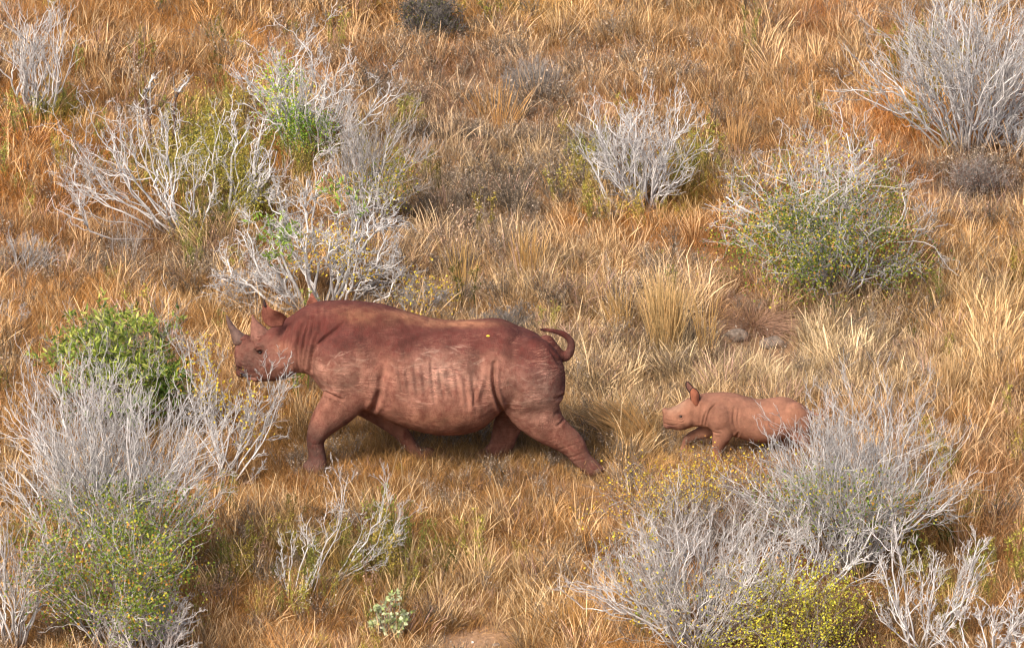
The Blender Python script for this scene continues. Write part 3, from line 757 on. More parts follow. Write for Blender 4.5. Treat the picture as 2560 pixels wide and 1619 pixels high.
    o = bpy.data.objects.new('body', me); S.collection.objects.link(o); o.parent = root
    vcol(o, C * np.array([.57, .66, .65]), 'skin'); vfloat(o, np.full(len(P), .05), 'scratch')
    e1, r1 = leafish(b, [(1741, 1013, -.075, 6), (1737, 1001, -.09, 10.5), (1735, 988, -.10, 11.5), (1732, 977, -.10, 8.5), (1730.5, 970, -.10, 3)], 18, M_SKIN2, root, .7, .006, 'ear', -1)
    e2, r2 = leafish(b, [(1738, 985, .03, 5), (1728, 974, .04, 7.5), (1720, 962, .04, 6.5), (1717, 953, .04, 2)], 16, M_SKIN2, root, .5, .006, 'ear', 1)
    for e, cc in ((e1, (176, 112, 86)), (e2, (130, 92, 80))):
        c = np.tile(np.array(lin(cc)), (len(e.data.vertices), 1)); vcol(e, c, 'skin'); vfloat(e, np.zeros(len(c)), 'scratch')
    for r in (r1, r2):
        V, F, _ = tubes([(r[None], np.full((1, len(r)), .0048), np.zeros((1, len(r), 3)))], 6)
        mesh_obj('ear_rim', V, F, M_RIM, root)
    # dark ear hollow
    ball('ear_hollow', b.loc(1737.5, 1001, -.083), .012, M_EARIN, root, .8, .35, 1.6)
    m = (np.abs(px - 1701) < 3) & (np.abs(py - 1040) < 3); ys = np.sort(P[m, 1])[:8].mean() if m.any() else -.06
    ball('eye', b.loc(1701, 1040, ys + .002), .0115, M_EYE, root, 1.15, .8, .85)
    for (fx, fy_, yy) in ((1784, 1156, -.12), (1702, 1134, .06), (2004, 1154, -.1)): ball('toenail', b.loc(fx, fy_, yy), .017, M_NAIL, root, 1, .8, .8)
    return b, root
M_EARIN = plain_mat('ear_inside', (96, 42, 34), .8)
CALF, CALF_ROOT = build_calf()
# ------------------------------------------------------------------ shrubs
YEL = [(226, 198, 70), (212, 172, 62), (186, 172, 70), (200, 146, 72)]
GRN = [(118, 140, 50), (152, 162, 60), (196, 186, 70), (202, 142, 76), (84, 108, 44)]
GW = [4, 3, 1.2, .5, 3.5]
sv = lambda k: SILVER * k
W1 = (sv(1.02), sv(1.02), sv(.95), sv(.85)); W2 = (sv(.8), sv(.75), GREYB * 1.3, GREYB * 1.1)
BIG = dict(size=(.02, .032), aspect=.8, cluster=5, jitter=.08)
ROUND = dict(size=(.017, .028), aspect=.85, cluster=2, jitter=.07)

shrub('dead_shrub', 'sparse bare silvery shrub with upright branches in the upper left corner', 'shrub', (95, 320), 10, 125, stems=16, kids=(5, 4, 3), seed=1, r0=.015, wig=.12, spread=.45, up=.5, cols=W1, tilt=(.1, .9), lr=(.5, .45, .5))
shrub('dead_shrub', 'bleached crooked shrub fanning low to the left below a dark burnt stump', 'shrub', (470, 610),
      targets=[(200, 365, -.2, .014), (178, 345, .2, .012), (232, 300, 0, .016), (262, 296, .3, .014), (215, 400, -.3, .013), (190, 435, .1, .012), (136, 496, -.4, .014), (165, 470, -.1, .01), (305, 300, .1, .018), (330, 350, .3, .012), (345, 300, -.1, .014),
               (400, 390, .1, .02), (345, 285, .2, .018), (400, 270, .35, .02), (440, 330, .1, .014), (490, 400, -.1, .018), (470, 480, -.2, .016), (525, 470, -.3, .012), (420, 470, -.3, .02)],
      kids=(6, 4, 2), seed=2, wig=.2, spread=.42, up=.15, lr=(.36, .45, .5), tmin=(.35, .3, .3), cols=W1, rmin=.0022, basecol=BROWN * .9, basebrown=.22, taper=.35)
shrub('dead_shrub', 'bleached shrub with thick forking antler shaped branches above yellow green herbs', 'shrub', (560, 560),
      targets=[(565, 275, .1, .018), (595, 285, 0, .02), (575, 330, -.1, .016), (660, 300, .1, .022), (690, 345, 0, .02), (695, 380, -.2, .02), (680, 420, -.1, .018), (655, 440, -.3, .016), (640, 480, -.3, .016), (540, 330, .2, .012), (640, 350, .2, .016)],
      kids=(6, 4, 2), seed=12, wig=.2, spread=.4, up=.25, lr=(.35, .45, .5), cols=W1, rmin=.0022, basecol=BROWN,
      leaves=[dict(n=3600, region=[(510, 420, 75, 130), (560, 520, 90, 70)], size=(.018, .03), aspect=.5, cols=[(164, 152, 62), (134, 134, 54), (188, 170, 70)], weights=[3, 3, 2], cluster=4, jitter=.09)])
shrub('shrub', 'tall white twigged shrub with bright green leaves on its left side, upper left of centre', 'shrub', (765, 420), 25, 195, stems=26, kids=(5, 4, 3), seed=3, r0=.016, wig=.18, spread=.55, up=.25, cols=W1, lr=(.42, .45, .5), rmin=.0024,
      leaves=[dict(n=2400, region=[(740, 345, 95, 55)], cols=[(100, 132, 46), (136, 160, 56), (178, 178, 66)], weights=[4, 3, 1], **ROUND), dict(n=1200, region=[(700, 240, 55, 100)], cols=[(124, 162, 44), (166, 184, 60), (212, 206, 80)], weights=[3, 3, 2], **ROUND)])
shrub('shrub', 'thin upright grey shrub with small yellow leaves low on its right', 'shrub', (915, 590), 260, 140, stems=24, kids=(5, 4, 3), seed=4, r0=.010, wig=.11, spread=.42, up=.4, cols=(sv(.85), sv(.8), sv(.7), GREYB * 1.2), lr=(.5, .5, .5),
      leaves=[dict(n=1300, region=[(930, 500, 100, 70), (1000, 440, 50, 40)], cols=[(190, 170, 50), (150, 150, 50), (110, 120, 44), (170, 120, 60)], weights=[3, 3, 2, 1], **ROUND)])
shrub('dead_shrub', 'dense gnarled white shrub directly behind the head of the adult rhinoceros', 'shrub', (800, 800),
      targets=[(572, 650, -.2, .02), (575, 730, -.3, .016), (565, 745, -.1, .014), (620, 580, 0, .024), (640, 560, .2, .02), (700, 500, .2, .024), (715, 500, .3, .018), (770, 450, .1, .022), (790, 430, .3, .018), (850, 500, 0, .024), (900, 510, .1, .022), (930, 480, .3, .018), (960, 540, 0, .022), (970, 590, -.2, .018),
               (1000, 690, -.3, .018), (990, 640, 0, .018), (640, 620, .4, .018), (680, 640, -.3, .02), (740, 590, -.4, .02), (830, 600, -.4, .02), (900, 620, -.3, .02), (660, 700, -.5, .018), (750, 560, .5, .018), (880, 560, .5, .018), (1010, 730, .1, .014), (620, 700, .3, .016)],
      kids=(9, 5, 3), seed=5, wig=.24, spread=.55, up=.1, lr=(.36, .45, .5), tmin=(.3, .2, .2), cols=(sv(1.0), sv(.98), sv(.9), sv(.75)), rmin=.0027, basecol=GREYB * .9, basebrown=.25,
      leaves=[dict(n=900, region=[(830, 650, 120, 80)], cols=YEL, weights=[4, 3, 1, 1], **ROUND), dict(n=420, region=[(690, 590, 55, 55), (845, 490, 50, 50)], size=(.05, .09), aspect=.28, cols=[(116, 144, 54), (146, 168, 70)], weights=[1, 1], cluster=6, jitter=.05)])
shrub('low_shrub', 'low tangled grey shrub with tiny yellow leaves above the shoulder of the adult rhinoceros', 'shrub', (1045, 815), 690, 85, stems=22, kids=(5, 4, 3), seed=6, r0=.007, wig=.2, spread=.6, cols=W2,
      leaves=[dict(n=500, region=[(1060, 730, 90, 50)], cols=YEL, weights=[4, 3, 1, 1], **ROUND)])
# leafy bush
shrub('leafy_bush', 'bright green bush with long narrow leaves left of the adult rhinoceros', 'bush', (300, 1100), 740, 215, stems=30, kids=(5, 4, 2), seed=7, r0=.011, wig=.12, spread=.55, up=.3, cols=(GREYB * 1.4, GREYB * 1.4, GREYB, GREYB), lr=(.45, .45, .45), depth=.8,
      leaves=[dict(n=4600, region=[(280, 880, 185, 130), (330, 960, 140, 100)], size=(.055, .10), aspect=.24, cols=[(116, 136, 54), (148, 162, 66), (184, 188, 96), (84, 104, 50)], weights=[3, 4, 3, 2], cluster=7, jitter=.06, upb=.5),
              dict(n=500, region=[(430, 1000, 60, 80), (300, 1060, 160, 60)], size=(.07, .11), aspect=.26, cols=[(84, 112, 44), (116, 138, 54)], weights=[2, 1], cluster=6, jitter=.06)])
# great thicket lower left
shrub('dead_shrub', 'very large thicket of pale grey bare branches filling the left edge below the green bush', 'shrub', (310, 1500), 915, 345, stems=56, kids=(6, 4, 2), seed=8, r0=.014, wig=.12, spread=.42, up=.3, cols=(sv(.95), sv(.92), sv(.85), sv(.7)), lr=(.5, .45, .5), tmin=(.3, .25, .2), rmin=.0026, depth=.7, basebrown=.4, basecol=GREYB * .8,
      leaves=[dict(n=5200, region=[(300, 1360, 260, 150), (330, 1300, 170, 60)], cols=GRN, weights=GW, **ROUND)])
shrub('dead_shrub', 'bare grey shrub against the left edge in front of the great thicket', 'shrub', (30, 1640), 1150, 110, stems=16, kids=(5, 4, 3), seed=9, r0=.014, wig=.13, spread=.5, cols=(sv(.85), sv(.85), sv(.75), GREYB), lr=(.45, .45, .5))
shrub('leafy_shrub', 'low leafy shrub with green and orange leaves beneath the great grey thicket', 'shrub', (290, 1640), 1180, 300, stems=40, kids=(5, 4, 2), seed=10, r0=.011, wig=.16, spread=.6, up=.2, cols=(sv(.8), sv(.75), GREYB, BROWN * 1.4), lr=(.45, .45, .45),
      leaves=[dict(n=9000, region=[(270, 1440, 260, 150)], cols=GRN + [(196, 150, 40)], weights=GW + [.5], **BIG)])
shrub('dead_shrub', 'small bare silvery shrub at the bottom edge before the leafy thicket', 'shrub', (375, 1670), 1450, 150, stems=34, kids=(5, 4, 3), seed=11, r0=.011, wig=.16, spread=.5, up=.2, cols=W1, lr=(.45, .45, .5))
shrub('dead_shrub', 'sprawling grey twigs reaching right from the great thicket under the muzzle', 'shrub', (565, 1222),
      targets=[(632, 935, -.15, .008), (682, 925, -.15, .009), (702, 940, -.1, .012), (722, 955, -.05, .011), (655, 1000, -.15, .009), (520, 880, -.1, .009), (690, 985, .1, .010), (630, 1010, .2, .010), (600, 1000, 0, .012), (470, 850, .2, .011), (440, 840, .3, .009), (500, 930, 0, .010), (535, 930, .4, .009), (525, 900, .3, .009), (500, 870, .2, .008), (575, 975, .1, .009), (650, 1010, -.2, .01), (520, 870, .1, .009), (660, 1150, -.3, .009)],
      kids=(7, 4, 3), seed=13, wig=.16, spread=.45, up=.2, lr=(.26, .4, .5), cols=(sv(.92), sv(.88), sv(.8), sv(.6)), rmin=.0024,
      leaves=[dict(n=620, region=[(560, 960, 110, 80), (640, 1080, 50, 40), (500, 850, 40, 60)], cols=YEL, weights=[5, 3, 1, 0.5], size=(.02, .032), aspect=.8, cluster=2, jitter=.05)])
# lower middle
shrub('dead_branch_shrub', 'small jagged dead shrub with upright white stems below the adult rhinoceros', 'shrub', (728, 1520),
      targets=[(860, 1210, .1, .009), (872, 1185, .2, .007), (815, 1240, 0, .007), (705, 1370, 0, .008), (735, 1325, .1, .008), (780, 1290, .1, .008), (690, 1400, .1, .006), (640, 1560, -.1, .006), (745, 1590, -.2, .006), (800, 1400, -.1, .006), (770, 1440, -.2, .006)],
      kids=(6, 3, 2), seed=14, wig=.2, spread=.36, up=.1, lr=(.28, .45, .5), tmin=(.35, .3, .3), cols=W1, rmin=.0021, basecol=GREYB)
shrub('dead_branch_shrub', 'white fan of bare forked branches leaning right beside the jagged dead shrub', 'shrub', (838, 1455),
      targets=[(965, 1190, .1, .011), (975, 1235, 0, .009), (1008, 1288, .1, .009), (1000, 1280, .3, .008), (985, 1345, -.1, .010), (930, 1385, -.2, .009), (905, 1320, .2, .009), (1000, 1340, 0, .008), (950, 1300, .1, .009), (965, 1400, -.2, .007)],
      kids=(6, 3, 2), seed=36, wig=.17, spread=.34, up=.1, lr=(.3, .45, .5), tmin=(.35, .3, .3), cols=W1, rmin=.0021, basecol=GREYB, taper=.25)
shrub('pale_leafy_plant', 'small plant with rounded pale green leaves near the bottom centre', 'plant', (975, 1610), 1475, 62, stems=12, kids=(3, 2), seed=15, r0=.006, wig=.06, spread=.5, up=.6, cols=(GREYB, GREYB), rmin=.002, tilt=(.1, 1),
      leaves=[dict(n=420, size=(.032, .055), aspect=.7, cols=[(178, 190, 136), (206, 212, 170), (156, 174, 100)], weights=[3, 2, 1], cluster=4, jitter=.02)])
# centre right
shrub('dead_shrub', 'bare white shrub with upright forked branches standing alone right of centre', 'shrub', (1615, 540), 190, 165, stems=32, kids=(5, 4, 3), seed=16, r0=.014, wig=.15, spread=.48, up=.35, cols=W1, lr=(.42, .45, .5), rmin=.0024, lean=(-.08, 0))
shrub('shrub', 'broad rounded shrub with tangled white twigs over dense green and yellow leaves', 'shrub', (2060, 755), 200, 300, stems=40, kids=(6, 4, 2), seed=17, r0=.015, wig=.24, spread=.65, up=.05, cols=(sv(.92), sv(.9), sv(.8), sv(.6)), lr=(.42, .45, .5), rmin=.0024, tilt=(.15, 1.15),
      leaves=[dict(n=11000, region=[(2060, 620, 250, 120), (2080, 540, 180, 90)], cols=[(104, 122, 44), (142, 146, 52), (192, 180, 66), (196, 140, 76), (76, 96, 40)], weights=[4, 3, 2, .8, 3], out=1.12, front=.22, **ROUND), dict(n=1600, region=[(1900, 520, 120, 110), (2100, 440, 200, 90)], cols=YEL + GRN, weights=[3, 2, 2, 3, 1, 1, 1, 1, 0], **ROUND)])
shrub('dead_shrub', 'large bare silver shrub with sweeping branches in the upper right corner', 'shrub', (2430, 410), -150, 320, stems=52, kids=(6, 4, 2), seed=18, r0=.015, wig=.13, spread=.45, up=.25, cols=(sv(.95), sv(.92), sv(.85), sv(.65)), lr=(.45, .45, .5), rmin=.0026, tilt=(.25, 1.15))
shrub('dead_shrub', 'small crooked dead shrub at the right edge under the silver corner shrub', 'shrub', (2545, 420), 200, 80, stems=10, kids=(5, 4, 2), seed=19, r0=.013, wig=.2, spread=.55, cols=W1, lr=(.45, .45, .5))
# right front
shrub('shrub', 'wide feathery grey shrub partly hiding the hindquarters of the calf', 'shrub', (2125, 1450), 950, 345, stems=62, kids=(6, 4, 2), seed=20, r0=.012, wig=.13, spread=.45, up=.25, cols=(sv(.92), sv(.9), sv(.8), sv(.65)), lr=(.46, .46, .5), rmin=.0023, tilt=(.15, 1.05), depth=.6, basebrown=.3, basecol=GREYB * .8,
      leaves=[dict(n=2600, region=[(2080, 1260, 200, 80), (2180, 1300, 160, 80)], cols=GRN + [(200, 170, 50)], weights=GW + [3], **ROUND)])
shrub('shrub', 'fine twigged shrub dotted with golden yellow leaves in front of the calf', 'shrub', (1770, 1420), 1110, 300, stems=56, kids=(5, 4, 3), seed=21, r0=.008, wig=.18, spread=.55, up=.15, cols=(GREYB * 1.3, GREYB * 1.2, GREYB, BROWN * 1.5), lr=(.45, .45, .5), rmin=.0019,
      leaves=[dict(n=2300, region=[(1820, 1175, 170, 34), (1660, 1210, 180, 55), (1530, 1270, 80, 60), (1940, 1170, 90, 40)], cols=YEL, weights=[5, 4, 2, 2], size=(.015, .025), aspect=.8, cluster=5, jitter=.09)])
shrub('shrub', 'wide spreading grey shrub with bare twigs below the golden leaves', 'shrub', (1745, 1640), 1240, 355, stems=68, kids=(6, 4, 2), seed=22, r0=.012, wig=.14, spread=.45, up=.2, cols=(sv(.95), sv(.92), sv(.85), GREYB * 1.2), lr=(.46, .46, .5), rmin=.0023, tilt=(.15, 1.1), depth=.6, basecol=GREYB * .8,
      leaves=[dict(n=900, region=[(1540, 1330, 100, 100), (1700, 1500, 200, 100)], cols=YEL + GRN, weights=[4, 3, 1, 1, 1, 1, 1, 0, 0], **ROUND)])
shrub('dead_shrub', 'bleached branches with thick forked tips rising between the grey shrubs on the right', 'shrub', (1960, 1530),
      targets=[(1990, 1290, 0, .018), (1985, 1330, .1, .014), (2045, 1290, 0, .012), (2030, 1330, .2, .012), (1870, 1320, 0, .015), (1900, 1350, .1, .012), (1930, 1340, -.1, .014), (2080, 1350, .1, .012), (2180, 1290, 0, .014), (2130, 1330, .2, .012), (1850, 1370, .1, .012), (1960, 1380, -.2, .016), (2140, 1400, -.2, .014), (2190, 1420, -.1, .014)],
      kids=(7, 4, 2), seed=23, wig=.17, spread=.4, up=.2, lr=(.33, .45, .5), cols=W1, rmin=.0026)
shrub('leafy_shrub', 'bright yellow green leafy shrub at the bottom edge right of centre', 'shrub', (1990, 1690), 1415, 270, stems=44, kids=(5, 5, 2), seed=24, r0=.008, wig=.16, spread=.6, up=.2, cols=(GREYB * 1.2, GREYB, BROWN * 1.5, BROWN), lr=(.45, .45, .5),
      leaves=[dict(n=6500, cols=[(196, 192, 62), (218, 208, 76), (160, 162, 54), (224, 200, 72)], weights=[4, 3, 3, 1], size=(.016, .027), aspect=.7, cluster=9, jitter=.11)])
shrub('dead_shrub', 'spindly dead shrub with one tall straight stem near the bottom right', 'shrub', (2300, 1660),
      targets=[(2225, 1345, .1, .014), (2230, 1290, .2, .012), (2195, 1400, 0, .011), (2300, 1390, .1, .012), (2345, 1390, .1, .013), (2330, 1430, 0, .016), (2445, 1345, .1, .014), (2440, 1375, .2, .012), (2400, 1420, 0, .012), (2265, 1450, -.2, .014), (2420, 1480, -.1, .012), (2405, 1440, .3, .010), (2180, 1500, -.1, .012)],
      kids=(7, 4, 3), seed=25, wig=.13, spread=.4, up=.2, lr=(.32, .45, .5), cols=W1, rmin=.0025)
shrub('dead_shrub', 'broken bleached branches with a thick pale limb in the bottom right corner', 'shrub', (2470, 1700), 
      targets=[(2560, 1520, 0, .03), (2570, 1550, .1, .026), (2400, 1540, .1, .014), (2440, 1500, .2, .014), (2360, 1580, 0, .012), (2490, 1510, -.1, .014), (2330, 1560, .2, .01), (2520, 1560, .3, .014), (2540, 1490, .2, .012)],
      kids=(7, 5, 3), seed=26, wig=.16, spread=.5, up=.15, lr=(.36, .45, .5), cols=W1, rmin=.0026)
# small left ones
shrub('dead_twigs', 'thin pale dead twigs at the left edge halfway up', 'shrub', (55, 700), 545, 100, stems=14, kids=(5, 4, 2), seed=27, r0=.006, wig=.14, spread=.5, cols=(sv(.75), sv(.7), GREYB, GREYB), lr=(.45, .45, .5))
shrub('dead_twigs', 'low curled dead twigs at the left edge above the green bush', 'shrub', (25, 830), 725, 75, stems=10, kids=(4, 3, 2), seed=28, r0=.007, wig=.25, spread=.6, cols=(sv(.85), sv(.8), GREYB, GREYB), lr=(.45, .45, .5))
shrub('dead_twigs', 'upright wispy dead weed below the bleached fan shrub on the left', 'shrub', (320, 680), 480, 55, stems=14, kids=(4, 3), seed=29, r0=.004, wig=.08, spread=.5, cols=(GREYB * 1.4, GREYB * 1.2, GREYB, GREYB), lr=(.4, .4), rmin=.0016)
DARK = (GREYB * .45, GREYB * .45, GREYB * .5, GREYB * .5)
shrub('dark_bush', 'round dark grey bush at the top edge left of centre', 'bush', (1075, 110), -15, 95, stems=60, kids=(6, 4, 2), seed=30, r0=.005, wig=.16, spread=.6, cols=DARK, lr=(.5, .5, .5), rmin=.0025, basecol=GREYB * .3,
      leaves=[dict(n=1600, size=(.02, .03), aspect=.6, cols=[(84, 84, 44), (120, 108, 50), (70, 62, 52)], weights=[2, 1, 2], jitter=.05)])
shrub('grey_bush', 'faded greyish brown twiggy bush in the upper middle', 'bush', (1325, 260), 150, 75, stems=50, kids=(6, 4, 3), seed=31, r0=.004, wig=.14, spread=.55, cols=(GREYB * 1.0, GREYB, GREYB, GREYB), lr=(.5, .5, .5), rmin=.0018)
shrub('grey_bush', 'dry grey brown seeded weed clump at the right under the silver shrub', 'bush', (2440, 500), 400, 85, stems=60, kids=(5, 4, 2), seed=32, r0=.004, wig=.14, spread=.6, cols=(BROWN * 1.5, GREYB, GREYB, GREYB), lr=(.5, .5, .5), rmin=.0016,
      leaves=[dict(n=2500, size=(.012, .02), aspect=.7, cols=[(150, 124, 108), (120, 94, 80)], weights=[1, 1], jitter=.03)])
shrub('grey_bush', 'dark grey low bush behind the hips of the adult rhinoceros', 'bush', (1270, 850), 760, 95, stems=40, kids=(5, 4, 3), seed=33, r0=.004, wig=.18, spread=.6, cols=(GREYB * .6, GREYB * .6, GREYB * .7, GREYB * .7), lr=(.5, .5, .5), rmin=.0017)
shrub('grey_bush', 'low twiggy grey bush around the dead white shrub right of centre, on its left', 'bush', (1500, 430), 310, 85, stems=30, kids=(5, 4, 3), seed=34, r0=.004, wig=.15, spread=.5, cols=(sv(.6), sv(.55), sv(.5), GREYB), lr=(.5, .5, .5), rmin=.0015)
shrub('dead_twigs', 'bent bare white twig between the lone white shrub and the broad leafy shrub', 'shrub', (1765, 450), targets=[(1785, 395, 0, .009), (1750, 420, .1, .004), (1790, 400, .1, .006)], kids=(2, 1), seed=35, wig=.1, spread=.5, lr=(.4, .4), cols=W1)

# burnt stumps standing in the fan shrub
def stump(label, base, path, r0, seed):
    rng = np.random.default_rng(seed); B = gp(*base); sc = scale_at(B)
    def L(px, py, y): return [(px - base[0]) / sc, y, ((base[1] - py) / sc - y * SP) / CP]
    root = thing('burnt_stump', label, 'dead trunk', B)
    K = catmull([L(*p) for p in path], 26); K += rng.normal(size=K.shape) * .006
    R = np.linspace(r0, r0 * .55, 26) * rng.uniform(.8, 1.25, 26)
    c = np.array([lin((96, 74, 62))]) * rng.uniform(.35, 1.5, (26, 1)); c[-4:] = SILVER * .8
    V, F, C = tubes([(K[None], R[None], c[None])], 8)
    o = mesh_obj('trunk', V, F, M_WOOD, root); vcol(o, C)
    st = K[rng.integers(12, 26, 26)]; P, R = grow(st, rng.normal(size=(26, 3)) + [0, 0, .5], rng.uniform(.06, .2, 26), np.full(26, r0 * .3), 5, .3, .2, rng)
    V, F, C = tubes([(P, R, np.broadcast_to(SILVER * .6, P.shape) * rng.uniform(.4, 1.2, (26, 1, 1)))], 5)
    o = mesh_obj('branch_stubs', V, F, M_WOOD, root); vcol(o, C)
stump('dark burnt upright stump with a splintered pale crown above the bleached fan shrub', (386, 400), [(386, 400, 0), (380, 340, 0), (372, 290, 0), (368, 240, 0), (385, 190, 0)], .022, 3)
stump('slimmer brown upright stump right of the burnt one with a pale slanted tip', (428, 450), [(428, 450, 0), (432, 380, 0), (438, 300, 0), (440, 250, 0), (470, 208, 0)], .018, 4)
# ------------------------------------------------------------------ grass
def tuft(name, nblade, rng, hgt, spread, lean, curve, width, segs=4, seed_head=0, vary=.5, rad_bias=.6, stems_col=None):
    Vs = []; Fs = []; bl = []; bc = []; off = 0
    for k in range(nblade):
        a = rng.uniform(0, 2 * math.pi); r = spread * rng.uniform(0, 1) ** rad_bias
        x, y = r * math.cos(a), r * math.sin(a); h = hgt * rng.uniform(1 - vary, 1.0)
        la = a + rng.normal() * .9; ln = lean * rng.uniform(.2, 1.3); cv = curve * rng.uniform(.3, 1.4)
        wv = rng.uniform(0, math.pi); wx, wy = math.cos(wv), math.sin(wv); v = rng.uniform()
        pts = []
        ang = ln; px_, pz = 0, 0
        for s_ in range(segs + 1):
            pts.append((x + math.cos(la) * px_, y + math.sin(la) * px_, pz))
            px_ += math.sin(ang) * h / segs; pz += math.cos(ang) * h / segs; ang += cv / segs
        for s_, p in enumerate(pts):
            t = s_ / segs; ww = width * (1 - .75 * t)
            if seed_head and k % 3 != 0 and s_ >= segs - seed_head: ww = width * 1.5 * (1 - .5 * (s_ - segs + seed_head) / max(1, seed_head)); 
            Vs += [(p[0] - wx * ww / 2, p[1] - wy * ww / 2, max(p[2], .002)), (p[0] + wx * ww / 2, p[1] + wy * ww / 2, max(p[2], .002))]
            bl += [v, v]; c = (1, 1, 1)
            if seed_head and k % 3 != 0 and s_ >= segs - seed_head: c = (1.25, 1.3, 1.5)
            bc += [c, c]
        for s_ in range(segs):
            o = off + s_ * 2; Fs.append([o, o + 1, o + 3, o + 2])
        off += (segs + 1) * 2
    ob = mesh_obj(name, np.array(Vs), np.array(Fs), M_GRASS, None, smooth=False, link=False)
    vfloat(ob, bl, 'blade'); vcol(ob, bc, 'bcol')
    return ob

def forb(name, rng, hgt, herb=False):
    """fine branched weed with specks of seed or narrow leaves"""
    st = np.zeros((5, 3)); st[:, :2] = rng.normal(size=(5, 2)) * .04
    d = rng.normal(size=(5, 3)) * (.07 if herb else .4) + [0, 0, 1]
    P, R = grow(st, d, np.full(5, hgt) * rng.uniform(.6, 1, 5), np.full(5, .003), 5, .06, .1, rng, .5)
    ch = [(P, R, np.ones_like(P))]; pts = [P[:, 1:].reshape(-1, 3)]
    s_, d_, l_, r_ = children(P, R, 8, rng, .25, .6, .11 if herb else .45, np.full(5, hgt), .6, .0014)
    P2, R2 = grow(s_, d_, l_, r_, 4, .1, .3, rng); ch.append((P2, R2, np.ones_like(P2))); pts.append(P2.reshape(-1, 3))
    V, F, _ = tubes(ch, 3); pts = np.concatenate(pts)
    n = 260 if herb else 150
    c = pts[rng.integers(0, len(pts), n)] + rng.normal(size=(n, 3)) * .008
    D = unit(rng.normal(size=(n, 3)) + [0, 0, .6]); Nn = unit(np.cross(D, rng.normal(size=(n, 3))))
    L = rng.uniform(.010, .022, n) if herb else rng.uniform(.006, .014, n)
    V2, F2 = leaf_geo(c, D, Nn, L, L * (.35 if herb else .8))
    Fa = F.tolist() + (F2 + len(V)).tolist()
    ob = mesh_obj(name, np.vstack([V, V2]), Fa, M_GRASS, None, smooth=False, link=False)
    b = np.concatenate([np.full(len(V), .3), np.repeat(rng.uniform(.2, 1, n), 4)]); vfloat(ob, b, 'blade')
    vcol(ob, np.concatenate([np.ones((len(V), 3)) * (.8 if herb else 1.0), np.ones((len(V2), 3)) * (1.0 if herb else 1.25)]), 'bcol')
    return ob

gr = np.random.default_rng(21)
kinds = []
def K(ob): kinds.append(ob)
for i in range(4): K(tuft('tuft_a%d' % i, 46, gr, .19, .12, .25, .8, .0030))            # 0-3 upright fine
for i in range(4): K(tuft('tuft_b%d' % i, 42, gr, .235, .12, .5, 1.9, .0032, 5))          # 4-7 arching tangled
for i in range(3): K(tuft('tuft_c%d' % i, 48, gr, .14, .15, 1.0, .9, .0033, 3))           # 8-10 low matted
for i in range(3): K(tuft('tuft_d%d' % i, 36, gr, .31, .09, .2, .8, .0027, 5, 2))       # 11-13 straw with seed heads
for i in range(3): K(forb('tuft_e%d' % i, gr, .26))                                        # 14-16 grey forb
for i in range(3): K(forb('tuft_f%d' % i, gr, .42, True))                                  # 17-19 green herb
GROUPS = {'fine': (0, 4), 'arch': (4, 4), 'mat': (8, 3), 'straw': (11, 3), 'forb': (14, 3), 'herb': (17, 3)}
KN = ['fine', 'arch', 'mat', 'straw', 'forb', 'herb']
kcol = bpy.data.collections.new('tufts')
for o in kinds: kcol.objects.link(o)

